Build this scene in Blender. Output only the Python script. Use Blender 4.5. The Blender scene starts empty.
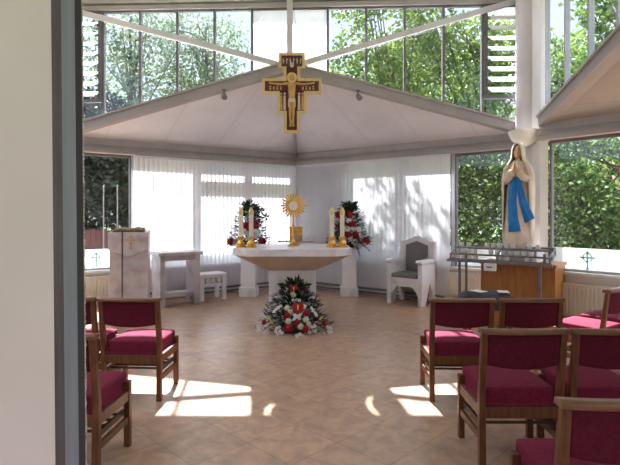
import bpy, math, random
from mathutils import Vector, Matrix
R = math.radians
sin, cos, pi = math.sin, math.cos, math.pi
col = bpy.context.scene.collection
random.seed(7)

# ------------------------------------------------------------------ mesh builder
class MB:
    def __init__(s): s.v = []; s.f = []; s.m = []
    def add(s, vs, fs, mi=0):
        b = len(s.v); s.v += [tuple(v) for v in vs]
        for f in fs: s.f.append(tuple(b + i for i in f)); s.m.append(mi)
        return s
    def box(s, x0, x1, y0, y1, z0, z1, mi=0):
        return s.add([(x0,y0,z0),(x1,y0,z0),(x1,y1,z0),(x0,y1,z0),(x0,y0,z1),(x1,y0,z1),(x1,y1,z1),(x0,y1,z1)],
                     [(0,3,2,1),(4,5,6,7),(0,1,5,4),(1,2,6,5),(2,3,7,6),(3,0,4,7)], mi)
    def prism(s, poly, off, mi=0):
        n = len(poly); off = Vector(off); p = [Vector(q) for q in poly]
        fs = [tuple(range(n))[::-1], tuple(range(n, 2*n))]
        fs += [(i, (i+1) % n, n+(i+1) % n, n+i) for i in range(n)]
        return s.add(p + [q + off for q in p], fs, mi)
    def bar(s, a, b, w, h, up=(0,0,1), mi=0):      # rectangular bar from a to b
        a, b = Vector(a), Vector(b); d = (b-a).normalized(); x = d.cross(Vector(up)).normalized(); z = x.cross(d)
        q = [(-w/2,-h/2),(w/2,-h/2),(w/2,h/2),(-w/2,h/2)]
        return s.add([a+x*i+z*j for i, j in q] + [b+x*i+z*j for i, j in q],
                     [(0,1,2,3),(7,6,5,4),(0,4,5,1),(1,5,6,2),(2,6,7,3),(3,7,4,0)], mi)
    def tube(s, pts, rad, n=8, mi=0, flat=1.0):
        pts = [Vector(p) for p in pts]; k = len(pts)
        rr = rad if isinstance(rad, (list, tuple)) else [rad]*k
        vs = []; ref = None
        for i, p in enumerate(pts):
            d = (pts[min(i+1, k-1)] - pts[max(i-1, 0)]).normalized()
            if ref is None: ref = Vector((0,0,1)) if abs(d.z) < .9 else Vector((0,1,0))
            x = d.cross(ref).normalized(); z = x.cross(d).normalized(); ref = z
            for j in range(n):
                t = 2*pi*j/n; vs.append(p + x*cos(t)*rr[i] + z*sin(t)*rr[i]*flat)
        fs = [(i*n+j, i*n+(j+1) % n, (i+1)*n+(j+1) % n, (i+1)*n+j) for i in range(k-1) for j in range(n)]
        fs += [tuple(range(n))[::-1], tuple(range((k-1)*n, k*n))]
        return s.add(vs, fs, mi)
    def lathe(s, prof, c=(0,0,0), n=20, mi=0, sx=1, sy=1):
        vs = []; k = len(prof)
        for r, z in prof:
            for j in range(n):
                t = 2*pi*j/n; vs.append((c[0]+r*cos(t)*sx, c[1]+r*sin(t)*sy, c[2]+z))
        fs = [(i*n+j, i*n+(j+1) % n, (i+1)*n+(j+1) % n, (i+1)*n+j) for i in range(k-1) for j in range(n)]
        fs += [tuple(range(n))[::-1], tuple(range((k-1)*n, k*n))]
        return s.add(vs, fs, mi)
    def ball(s, c, r, n=8, mi=0, sq=(1,1,1), jit=0):
        vs = []; fs = []; k = max(4, n//2+1)
        for i in range(k+1):
            a = pi*i/k
            for j in range(n):
                t = 2*pi*j/n; q = r*(1+random.uniform(-jit, jit))
                vs.append((c[0]+q*sin(a)*cos(t)*sq[0], c[1]+q*sin(a)*sin(t)*sq[1], c[2]+q*cos(a)*sq[2]))
        fs = [(i*n+j, (i+1)*n+j, (i+1)*n+(j+1) % n, i*n+(j+1) % n) for i in range(k) for j in range(n)]
        return s.add(vs, fs, mi)
    def leaf(s, p, d, u, L, w, mi=0):
        p, d, u = Vector(p), Vector(d).normalized(), Vector(u)
        x = d.cross(u)
        if x.length < 1e-4: x = d.cross(Vector((1,0,0)))
        x.normalize()
        return s.add([p, p+d*L*.5+x*w/2, p+d*L, p+d*L*.5-x*w/2], [(0,1,2,3)], mi)
    def build(s, name, mats, parent=None, smooth=None, bevel=0, seg=2):
        me = bpy.data.meshes.new(name); me.from_pydata(s.v, [], s.f)
        for m in (mats if isinstance(mats, (list, tuple)) else [mats]): me.materials.append(m)
        me.polygons.foreach_set('material_index', s.m); me.update()
        if smooth is not None:
            me.shade_smooth(); me.set_sharp_from_angle(angle=R(smooth))
        o = bpy.data.objects.new(name, me); col.objects.link(o)
        if parent: o.parent = parent
        if bevel:
            b = o.modifiers.new('bevel', 'BEVEL'); b.width = bevel; b.segments = seg; b.limit_method = 'ANGLE'; b.angle_limit = R(35)
        return o

def tag(o, label=None, cat=None, group=None, kind=None):
    if label: o['label'] = label
    if cat: o['category'] = cat
    if group: o['group'] = group
    if kind: o['kind'] = kind
    return o
def thing(name, label, cat, loc=(0,0,0), rz=0, group=None, kind=None):
    o = bpy.data.objects.new(name, None); o.empty_display_size = .1; col.objects.link(o)
    o.location = loc; o.rotation_euler = (0,0,rz)
    return tag(o, label, cat, group, kind)
def copy_tree(o, parent=None):
    c = o.copy(); col.objects.link(c)
    if parent: c.parent = parent
    for ch in list(o.children): copy_tree(ch, c)
    return c

# ------------------------------------------------------------------ materials
def lin(c): return tuple((x/12.92 if x <= .04045 else ((x+.055)/1.055)**2.4) for x in (v/255 for v in c))
def mat(name, c, rough=.6, metal=0, c2=None, scale=8, detail=4, bump=0, bscale=None, trans=0, spec=.4, stretch=None, lo=.35, hi=.65):
    m = bpy.data.materials.new(name); m.use_nodes = True; nt = m.node_tree; N = nt.nodes; L = nt.links
    p = N['Principled BSDF']; out = N['Material Output']
    p.inputs['Roughness'].default_value = rough; p.inputs['Metallic'].default_value = metal
    p.inputs['Specular IOR Level'].default_value = spec
    base = lin(c) + (1,)
    p.inputs['Base Color'].default_value = base
    tc = N.new('ShaderNodeTexCoord'); vec = tc.outputs['Object']
    if stretch:
        mp = N.new('ShaderNodeMapping'); mp.inputs['Scale'].default_value = stretch; L.new(vec, mp.inputs['Vector']); vec = mp.outputs['Vector']
    colsock = None
    if c2:
        nz = N.new('ShaderNodeTexNoise'); nz.inputs['Scale'].default_value = scale; nz.inputs['Detail'].default_value = detail
        L.new(vec, nz.inputs['Vector'])
        rp = N.new('ShaderNodeValToRGB'); rp.color_ramp.elements[0].color = base; rp.color_ramp.elements[1].color = lin(c2)+(1,)
        rp.color_ramp.elements[0].position = lo; rp.color_ramp.elements[1].position = hi
        L.new(nz.outputs['Fac'], rp.inputs['Fac']); colsock = rp.outputs['Color']; L.new(colsock, p.inputs['Base Color'])
    if bump:
        nb = N.new('ShaderNodeTexNoise'); nb.inputs['Scale'].default_value = bscale or scale*4; L.new(vec, nb.inputs['Vector'])
        b = N.new('ShaderNodeBump'); b.inputs['Strength'].default_value = bump; b.inputs['Distance'].default_value = .01
        L.new(nb.outputs['Fac'], b.inputs['Height']); L.new(b.outputs['Normal'], p.inputs['Normal'])
    if trans:
        t = N.new('ShaderNodeBsdfTranslucent'); t.inputs['Color'].default_value = base
        if colsock: L.new(colsock, t.inputs['Color'])
        mx = N.new('ShaderNodeMixShader'); mx.inputs['Fac'].default_value = trans
        L.new(p.outputs['BSDF'], mx.inputs[1]); L.new(t.outputs['BSDF'], mx.inputs[2]); L.new(mx.outputs['Shader'], out.inputs['Surface'])
    return m
def glass_mat(name, tint=(1,1,1), gloss=.06):
    m = bpy.data.materials.new(name); m.use_nodes = True; nt = m.node_tree; N = nt.nodes; L = nt.links
    N.remove(N['Principled BSDF'])
    t = N.new('ShaderNodeBsdfTransparent'); t.inputs['Color'].default_value = tint + (1,)
    g = N.new('ShaderNodeBsdfGlossy'); g.inputs['Roughness'].default_value = .02
    mx = N.new('ShaderNodeMixShader'); mx.inputs['Fac'].default_value = gloss
    L.new(t.outputs[0], mx.inputs[1]); L.new(g.outputs[0], mx.inputs[2]); L.new(mx.outputs[0], N['Material Output'].inputs['Surface'])
    return m
def floor_mat():
    m = mat('floor_tiles', (150,112,86), .3, spec=.45); nt = m.node_tree; N = nt.nodes; L = nt.links; p = N['Principled BSDF']
    tc = N.new('ShaderNodeTexCoord'); mp = N.new('ShaderNodeMapping'); mp.inputs['Rotation'].default_value = (0,0,R(45)); mp.inputs['Location'].default_value = (.11,.05,0)
    L.new(tc.outputs['Object'], mp.inputs['Vector'])
    br = N.new('ShaderNodeTexBrick'); br.offset = 0; br.inputs['Scale'].default_value = 1; br.inputs['Brick Width'].default_value = .4
    br.inputs['Row Height'].default_value = .4; br.inputs['Mortar Size'].default_value = .004; br.inputs['Mortar Smooth'].default_value = .3; br.inputs['Bias'].default_value = 0
    br.inputs['Color1'].default_value = lin((196,170,150))+(1,); br.inputs['Color2'].default_value = lin((184,160,144))+(1,); br.inputs['Mortar'].default_value = lin((152,130,114))+(1,)
    L.new(mp.outputs[0], br.inputs['Vector'])
    n1 = N.new('ShaderNodeTexNoise'); n1.inputs['Scale'].default_value = 8; n1.inputs['Detail'].default_value = 7; n1.inputs['Roughness'].default_value = .65; n1.inputs['Distortion'].default_value = .7
    L.new(tc.outputs['Object'], n1.inputs['Vector'])
    rp = N.new('ShaderNodeValToRGB'); e = rp.color_ramp.elements
    e[0].position = .3; e[0].color = lin((176,172,168))+(1,); e[1].position = .7; e[1].color = lin((255,238,214))+(1,); e3 = rp.color_ramp.elements.new(.5); e3.color = lin((226,206,190))+(1,)
    L.new(n1.outputs['Fac'], rp.inputs['Fac'])
    mx = N.new('ShaderNodeMix'); mx.data_type = 'RGBA'; mx.blend_type = 'MULTIPLY'; mx.inputs[0].default_value = .85
    L.new(br.outputs['Color'], mx.inputs[6]); L.new(rp.outputs['Color'], mx.inputs[7]); L.new(mx.outputs[2], p.inputs['Base Color'])
    b = N.new('ShaderNodeBump'); b.inputs['Strength'].default_value = .35; b.inputs['Distance'].default_value = .004
    inv = N.new('ShaderNodeMath'); inv.operation = 'SUBTRACT'; inv.inputs[0].default_value = 1; L.new(br.outputs['Fac'], inv.inputs[1])
    L.new(inv.outputs[0], b.inputs['Height']); L.new(b.outputs['Normal'], p.inputs['Normal'])
    return m
def board_mat(name, c, pitch, axis_rot, seam=None):      # fine tongue-and-groove lines
    m = mat(name, c, .55, c2=tuple(int(v*.95) for v in c), scale=1.5); nt = m.node_tree; N = nt.nodes; L = nt.links; p = N['Principled BSDF']
    tc = N.new('ShaderNodeTexCoord'); mp = N.new('ShaderNodeMapping'); mp.inputs['Rotation'].default_value = (0,0,axis_rot); L.new(tc.outputs['Object'], mp.inputs['Vector'])
    w = N.new('ShaderNodeTexWave'); w.wave_type = 'BANDS'; w.bands_direction = 'X'; w.inputs['Scale'].default_value = 2*pi/(20*pitch)
    L.new(mp.outputs[0], w.inputs['Vector'])
    rp = N.new('ShaderNodeValToRGB'); e = rp.color_ramp.elements; e[0].position = .0; e[0].color = (0,0,0,1); e[1].position = .12; e[1].color = (1,1,1,1)
    L.new(w.outputs['Fac'], rp.inputs['Fac'])
    b = N.new('ShaderNodeBump'); b.inputs['Strength'].default_value = .12; b.inputs['Distance'].default_value = .004
    L.new(rp.outputs['Color'], b.inputs['Height']); L.new(b.outputs['Normal'], p.inputs['Normal'])
    src = p.inputs['Base Color'].links[0].from_socket
    mx = N.new('ShaderNodeMix'); mx.data_type = 'RGBA'; mx.blend_type = 'MULTIPLY'; mx.inputs[0].default_value = .07
    L.new(src, mx.inputs[6]); L.new(rp.outputs['Color'], mx.inputs[7])
    w2 = N.new('ShaderNodeTexWave'); w2.wave_type = 'BANDS'; w2.bands_direction = 'X'; w2.inputs['Scale'].default_value = 2*pi/(20*.95); L.new(mp.outputs[0], w2.inputs['Vector'])
    r2 = N.new('ShaderNodeValToRGB'); e2 = r2.color_ramp.elements; e2[0].position = 0; e2[0].color = (0,0,0,1); e2[1].position = .004; e2[1].color = (1,1,1,1); L.new(w2.outputs['Fac'], r2.inputs['Fac'])
    m2 = N.new('ShaderNodeMix'); m2.data_type = 'RGBA'; m2.blend_type = 'MULTIPLY'; m2.inputs[0].default_value = .1
    L.new(mx.outputs[2], m2.inputs[6]); L.new(r2.outputs['Color'], m2.inputs[7]); L.new(m2.outputs[2], p.inputs['Base Color'])
    return m

M = {}
M['floor'] = floor_mat()
M['wall'] = mat('white_plaster', (225,222,220), .7, c2=(214,211,210), scale=2)
M['door'] = mat('cream_door_paint', (212,194,184), .55, c2=(204,186,176), scale=3)
M['door_brown'] = mat('brown_door_edge', (94,78,75), .6, c2=(74,60,58), scale=30, stretch=(3,3,.15))
M['door_grey'] = mat('grey_door_seal', (128,126,128), .5, c2=(112,110,112), scale=20, stretch=(3,3,.1))
M['door_dark'] = mat('dark_brush_pile', (56,50,50), .9, c2=(58,52,50), scale=60)
M['door_fringe'] = mat('pale_brush_fringe', (196,182,164), .9, c2=(120,106,96), scale=40)
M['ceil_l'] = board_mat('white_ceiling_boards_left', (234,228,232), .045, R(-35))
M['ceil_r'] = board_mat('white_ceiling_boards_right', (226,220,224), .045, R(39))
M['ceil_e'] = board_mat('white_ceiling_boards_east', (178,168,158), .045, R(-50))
M['beam'] = mat('pale_painted_beam', (172,164,163), .5, c2=(162,154,153), scale=3)
M['steel'] = mat('white_painted_steel', (216,210,214), .45, c2=(206,200,204), scale=3)
M['frame'] = mat('grey_window_frame', (116,112,116), .5, c2=(104,100,104), scale=6)
M['frame_l'] = mat('silver_window_frame', (176,176,182), .4, c2=(164,164,170), scale=6)
M['glass'] = glass_mat('clear_window_glass', (.96,.98,.97), .05)
M['louvre'] = mat('pale_louvre_glass', (192,198,200), .15, c2=(168,176,176), scale=5, trans=.22, spec=.8)
M['film'] = mat('frosted_window_film', (240,243,243), .5, c2=(234,239,239), scale=3, trans=.5)
M['white_panel'] = mat('white_translucent_panel', (248,248,248), .6, c2=(244,244,246), scale=3, trans=.6)
M['teal'] = mat('teal_emblem_ink', (186,214,208), .6, c2=(172,204,198), scale=20, trans=.5)
M['blind'] = mat('translucent_white_blind_fabric', (230,229,233), .75, c2=(220,219,225), scale=3, trans=.36)
M['blind_rail'] = mat('white_blind_rail', (222,222,226), .4, c2=(212,212,218), scale=4)
M['rad'] = mat('cream_radiator_enamel', (222,214,200), .4, c2=(214,206,192), scale=4)
M['pipe'] = mat('grey_heating_pipe', (120,116,116), .45, c2=(96,92,92), scale=6)
M['marble'] = mat('white_veined_marble', (222,218,222), .35, c2=(178,174,182), scale=4, detail=9, lo=.52, hi=.75)
M['marble_d'] = mat('grey_veined_marble', (198,188,190), .38, c2=(158,148,154), scale=5, detail=9, lo=.45, hi=.72)
M['bounce_tan'] = mat('floor_bounce_tan', (204,184,166), .5, c2=(188,166,148), scale=4)  # floor bounce painted tan for the altar underside; reused on the gold box
M['grey_cloth'] = mat('charcoal_grey_upholstery', (122,120,121), .85, c2=(108,106,108), scale=30, bump=.2)
M['oak'] = mat('varnished_oak', (116,72,42), .42, c2=(86,50,28), scale=9, stretch=(6,6,.7), bump=.05)
M['oak_rail'] = mat('varnished_oak_rail', (128,84,56), .34, c2=(100,62,38), scale=9, stretch=(.7,6,6), spec=.55)
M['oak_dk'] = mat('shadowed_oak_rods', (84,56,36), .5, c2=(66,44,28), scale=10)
M['maroon'] = mat('maroon_wool_upholstery', (120,36,60), .9, c2=(104,30,52), scale=60, bump=.25, bscale=200, spec=.15)
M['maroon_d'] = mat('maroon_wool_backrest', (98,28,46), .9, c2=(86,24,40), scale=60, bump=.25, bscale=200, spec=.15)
M['gold'] = mat('polished_gold', (232,184,96), .3, 1, c2=(206,152,66), scale=12)
M['gold_pale'] = mat('gilded_border_paint', (226,202,142), .5, 0, c2=(210,182,116), scale=14)
M['brass'] = mat('pale_brass', (232,212,156), .35, .7, c2=(206,180,116), scale=12)
M['wax'] = mat('ivory_candle_wax', (236,228,206), .5, c2=(228,218,194), scale=10, trans=.15)
M['white'] = mat('white_card', (240,238,234), .6, c2=(230,228,224), scale=10)
M['page'] = mat('aged_book_page', (150,128,96), .8, c2=(128,106,78), scale=20)
M['host'] = mat('white_wafer', (236,230,218), .5, c2=(228,222,210), scale=20)
M['metal'] = mat('grey_steel_tube', (128,126,130), .42, .2, c2=(112,110,114), scale=8)
M['wood_cab'] = mat('honey_oak_panel', (172,116,58), .45, c2=(152,98,46), scale=5, stretch=(5,5,.6))
M['black'] = mat('black_plastic', (34,32,34), .5, c2=(44,42,44), scale=10)
M['dark_cloth'] = mat('dark_blue_grey_cloth', (66,70,82), .9, c2=(52,54,66), scale=14, bump=.3)
M['bowl'] = mat('white_frosted_bowl', (238,234,226), .5, c2=(228,224,216), scale=4, trans=.2)
M['robe'] = mat('cream_plaster_robe', (236,222,204), .6, c2=(220,202,182), scale=7)
M['veil'] = mat('cream_plaster_veil', (238,228,214), .6, c2=(218,204,188), scale=6)
M['skin'] = mat('painted_plaster_skin', (228,190,160), .5, c2=(216,176,146), scale=12)
M['sash'] = mat('bright_blue_painted_sash', (44,142,222), .5, c2=(32,122,200), scale=10)
M['hair'] = mat('brown_painted_hair', (146,108,80), .7, c2=(76,50,36), scale=20)
M['dull_gold'] = mat('dull_gold_inlay', (196,166,124), .5, c2=(180,150,108), scale=20)
M['icon_red'] = mat('dark_red_icon_paint', (104,34,30), .6, c2=(64,26,26), scale=24)
M['icon_dark'] = mat('black_brown_icon_paint', (74,44,46), .6, c2=(96,60,52), scale=24)
M['icon_skin'] = mat('ochre_icon_paint', (214,170,104), .6, c2=(190,142,80), scale=24)
M['icon_pale'] = mat('pale_icon_paint', (216,206,190), .6, c2=(190,176,156), scale=24)
M['petal_red'] = mat('red_petals', (176,24,34), .6, c2=(140,14,26), scale=40, trans=.2)
M['petal_white'] = mat('white_petals', (240,238,240), .6, c2=(226,224,230), scale=40, trans=.2)
M['petal_cream'] = mat('cream_petals', (226,224,196), .6, c2=(206,206,168), scale=40, trans=.2)
M['petal_pink'] = mat('dusky_pink_bracts', (118,54,58), .6, c2=(84,40,46), scale=30)
M['bud'] = mat('yellow_green_lily_bud', (188,194,118), .55, c2=(164,176,96), scale=20)
M['yellow'] = mat('yellow_spadix', (224,190,72), .5, c2=(210,170,56), scale=20)
M['leaf_dk'] = mat('dark_green_arrangement_leaf', (44,64,40), .5, c2=(28,44,30), scale=14, trans=.15)
M['leaf_lt'] = mat('light_green_arrangement_leaf', (108,126,72), .5, c2=(84,104,56), scale=14, trans=.2)
M['leaf_purple'] = mat('dark_purple_leaf', (72,36,52), .5, c2=(52,26,40), scale=14, trans=.15)
M['bark'] = mat('grey_brown_bark', (92,82,76), .9, c2=(66,58,54), scale=14, stretch=(3,3,.6), bump=.4)
M['leaf_a'] = mat('pale_birch_leaf', (128,140,118), .6, c2=(86,104,76), scale=1.3, trans=.5)
M['leaf_b'] = mat('sunlit_green_leaf', (116,134,64), .5, c2=(62,88,38), scale=1.6, trans=.5)
M['leaf_c'] = mat('deep_green_shrub_leaf', (60,90,40), .45, c2=(32,56,26), scale=1.8, trans=.4)
M['leaf_c2'] = mat('shrub_leaf_with_painted_gaps', (96,128,52), .35, c2=(18,34,16), scale=7, trans=.4, lo=.42, hi=.6)  # near-black second tone paints the dark gaps between leaves into their colour
M['leaf_d'] = mat('dark_conifer_needle', (38,50,36), .7, c2=(22,30,24), scale=1.2, trans=.15)
M['leaf_e'] = mat('hazy_distant_leaf', (136,152,122), .6, c2=(90,112,84), scale=.9, trans=.5)
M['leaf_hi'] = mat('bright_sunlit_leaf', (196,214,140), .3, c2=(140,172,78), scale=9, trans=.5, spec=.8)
M['leaf_red'] = mat('rust_red_leaf', (150,74,52), .6, c2=(120,54,44), scale=3, trans=.4)
M['grass'] = mat('garden_grass', (88,112,58), .9, c2=(66,90,44), scale=5, bump=.4)
M['fence'] = mat('red_brown_fence_timber', (84,44,38), .8, c2=(66,34,30), scale=6, stretch=(6,6,.5))
M['brick'] = mat('pale_house_render', (214,204,192), .8, c2=(200,190,178), scale=3)
M['rooftile'] = mat('red_roof_tile', (150,92,74), .8, c2=(128,74,60), scale=8)
M['roof_out'] = mat('grey_roof_sheet', (150,150,152), .7, c2=(136,136,140), scale=3)

# ------------------------------------------------------------------ setting geometry
CAMZ = 1.445; F = 500.0; HY = 214.0
def P(px, py, d): return Vector(((px-310)/F*d, d, CAMZ-(py-HY)/F*d))     # survey helper: photo sighting at a known distance
Lp, Cp, Rp = Vector((-3.82,7.63,0)), Vector((-.283,10.1,0)), Vector((3.15,7.33,0))
E1 = Vector((3.1,6.62,0)); E2 = E1 + Vector((.64,-.768,0))*4.4; E3 = Vector((2.8,-.9,0))
W1 = Vector((-3.86,6.9,0)); W3 = Vector((-4.15,-.9,0))
AP = (Lp+Rp)/2
HE0, HE1 = 2.415, 2.65         # eaves beam
HC = 4.52                      # clerestory head
HB = 4.75                      # upper ceiling
def Z(v, z): return Vector((v.x, v.y, z))
def struct(o, label, cat='wall'): return tag(o, label, cat, kind='structure')

fl = MB(); fl.box(-7.6,6.6,-1.4,11.2,-.12,0)
struct(fl.build('floor', M['floor']), 'tan mottled ceramic floor tiles laid diagonally', 'floor')

def frame_of(p, q):
    d = (q-p); return math.atan2(d.y, d.x), d.length
def wall_frame(name, label, p, q, cat, kind='structure'):
    rz, ln = frame_of(p, q)
    return thing(name, label, cat, p, rz, kind=kind), ln

def celtic_cross(s):           # ring cross in the xz plane, facing -y, unit height about 1
    m = MB(); t = -.004
    m.box(-.04*s,.04*s,t,0,-.5*s,.5*s); m.box(-.32*s,-.04*s,t,0,.12*s,.2*s); m.box(.04*s,.32*s,t,0,.12*s,.2*s)
    n = 24
    for k in range(n):
        a, b = 2*pi*k/n, 2*pi*(k+1)/n
        q = lambda r, w: (r*s*cos(w), t, .16*s+r*s*sin(w))
        m.prism([q(.2,a), q(.26,a), q(.26,b), q(.2,b)], (0,.004,0))
    for (x, z) in ((0,.46),(0,-.44),(-.32,.16),(.32,.16)):
        m.box(x*s-.07*s, x*s+.07*s, t, 0, z*s-.04*s, z*s+.04*s)
    return m

# --- bay windows: list of (u0, u1, transom_z or None, glazed)
wcount = [0]
def bay(p, q, side, sill, film, bays, posts, cross_u=None):
    rz, ln = frame_of(p, q)
    w = thing('wall_'+side, 'low white wall below the %s windows' % side.replace('_',' '), 'wall', p, rz, kind='structure')
    lo = MB(); lo.box(0, ln, .0, .16, 0, sill-.04)
    for (u0, u1, tz, gl) in bays:
        if not gl: lo.box(u0, u1, .02, .14, sill-.04, HE0)
    lo.build('low_wall', M['wall'], w)
    sl = MB(); sl.box(0, ln, -.05, .18, sill-.04, sill); sl.build('sill', M['wall'], w, bevel=.008)
    for (u0, u1, tz, gl) in bays:
        if not gl: continue
        wcount[0] += 1
        e = thing('window_%d' % wcount[0], 'tall fixed window pane with frosted lower band in the %s wall' % side.replace('_',' '), 'window', p, rz, kind='structure')
        fr = MB(); a = .025
        fr.box(u0, u0+a, .05, .12, sill, HE0); fr.box(u1-a, u1, .05, .12, sill, HE0)
        fr.box(u0+a, u1-a, .05, .12, HE0-.04, HE0); fr_b = MB(); fr_b.box(u0+a, u1-a, .05, .12, sill, sill+.03); fr_b.build('bottom_frame', M['frame_l'], e)
        if tz: fr.box(u0+a, u1-a, .05, .12, tz-.095, tz+.095)
        fr.build('window_frame', M['frame'], e)
        g = MB(); g.box(u0+a, u1-a, .083, .089, sill+.03, HE0-.04); g.build('pane', M['glass'], e)
        f = MB(); f.box(u0+a, u1-a, .074, .080, sill+.03, film); fo = f.build('frosted_band', M['film'], e)
        if cross_u and u0 < cross_u < u1:
            c = celtic_cross(.23).build('ring_cross_emblem', M['teal'], fo); c.location = (cross_u, .073, (sill+film)/2+.0)
    pm = MB()
    for u, wd in posts: pm.box(u-wd/2, u+wd/2, .03, .14, sill, HE0)
    pm.build('mullion_post', M['frame_l'], w)
    b = MB(); b.box(-.05, ln+.05, -.03, .15, HE0+.13, HE1); b.box(-.05, ln+.05, -.09, .15, HE0, HE0+.06); b.box(-.05, ln+.05, -.01, .14, HE0+.06, HE0+.13)
    bo = b.build('trim_%d' % (10+wcount[0]), M['beam']); bo.location = p; bo.rotation_euler = (0,0,rz)
    struct(bo, 'stepped pale eaves beam running over the %s windows' % side.replace('_',' '), 'beam')
    return w
lenLC = (Cp-Lp).length; lenCR = (Rp-Cp).length
bay(Lp, Cp, 'front_left', .55, .88, [(.02,1.08,None,1),(1.12,2.22,None,1),(2.30,3.24,2.075,1),(3.32,lenLC-.06,2.075,1)], [(1.10,.05),(2.26,.09),(3.28,.08)], .54)
bay(Cp, Rp, 'front_right', .60, .93, [(.06,1.15,None,0),(1.23,2.2,None,1),(2.28,lenCR-1.13,None,1),(lenCR-1.09,lenCR-.06,None,1)], [(1.19,.08),(2.24,.09),(lenCR-1.11,.05)])
bay(E1, E2, 'right', .71, 1.01, [(.05,1.6,None,1),(1.66,2.9,None,1),(2.96,4.35,None,1)], [(1.63,.06),(2.93,.06)], .51)
cp_ = MB(); cp_.box(-.09,.09,-.05,.14,0,HE0); cpo = cp_.build('trim_light_stop', M['wall']); cpo.location = Cp; struct(cpo, 'white post added in the corner to stop light between the blinds', 'post')  # unseen post added to close the light leak between the blinds
# solid remainder of the shell
def plain_wall(name, label, p, q, z0, z1, th=.14, holes=()):
    rz, ln = frame_of(p, q); m = MB()
    if holes:
        (a0, a1, h0, h1) = holes
        m.box(0,a0,0,th,z0,z1); m.box(a1,ln,0,th,z0,z1); m.box(a0,a1,0,th,z0,h0); m.box(a0,a1,0,th,h1,z1)
    else: m.box(0,ln,0,th,z0,z1)
    o = m.build(name, M['wall']); o.location = p; o.rotation_euler = (0,0,rz)
    return struct(o, label)
plain_wall('wall_right_return', 'white wall on the near side of the right bay', E2, E3, 0, HE1)
plain_wall('wall_left', 'plain white wall along the left side', W3, W1, 0, 2.9)
bk0, bk1 = Vector((3.2,-1.2,0)), Vector((-4.3,-1.2,0))
plain_wall('wall_back', 'white wall behind the rows with wide openings added to light the door', bk0, bk1, 0, HB, holes=(.5,7.0,.9,2.5))  # unseen wall; its openings are added to bring light onto the near door
st = MB(); st.bar(Z(E1,2.35), Z(Rp,2.35), .10, 4.7)
struct(st.build('wall_column_stub', M['wall']), 'narrow white wall strip right of the round column')
st = MB(); st.bar(Z(Lp,2.35), Z(W1,2.35), .10, 4.7)
struct(st.build('wall_left_stub', M['wall']), 'narrow white wall strip at the left corner')

# --- lower ceilings and rafters
def slab(name, m, a, b, c, label, t=.05):
    k = MB(); k.add([a,b,c,a+Vector((0,0,t)),b+Vector((0,0,t)),c+Vector((0,0,t))], [(0,1,2),(5,4,3),(0,3,4,1),(1,4,5,2),(2,5,3,0)])
    return struct(k.build(name, m), label, 'ceiling')
zA, zE = 3.66, 2.63
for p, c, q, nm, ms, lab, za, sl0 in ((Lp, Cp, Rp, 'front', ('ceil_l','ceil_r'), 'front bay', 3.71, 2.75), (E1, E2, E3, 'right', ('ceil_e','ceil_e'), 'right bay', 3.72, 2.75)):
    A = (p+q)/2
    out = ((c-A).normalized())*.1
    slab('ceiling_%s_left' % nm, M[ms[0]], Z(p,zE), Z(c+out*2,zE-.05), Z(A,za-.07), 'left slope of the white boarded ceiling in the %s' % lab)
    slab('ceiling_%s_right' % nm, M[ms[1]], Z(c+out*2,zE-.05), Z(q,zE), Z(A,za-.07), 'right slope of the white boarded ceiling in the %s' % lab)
    for (s0, side) in ((p,'left'),(q,'right')):
        k = MB(); k.bar(Z(s0, sl0-.075), Z(A, za-.075), .16, .15); k.bar(Z(s0, sl0-.015), Z(A, za-.015), .22, .03)
        struct(k.build('trim_rafter_%s_%s' % (nm, side), M['beam']), '%s sloping rafter under the clerestory of the %s' % (side, lab), 'beam')
    k = MB(); k.tube([Z(A, za-.16), Z(c, zE-.03)], .03, 8)
    struct(k.build('trim_hip_%s' % nm, M['beam'], smooth=40), 'thin ridge rod running to the corner of the %s ceiling' % lab, 'beam')
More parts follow.
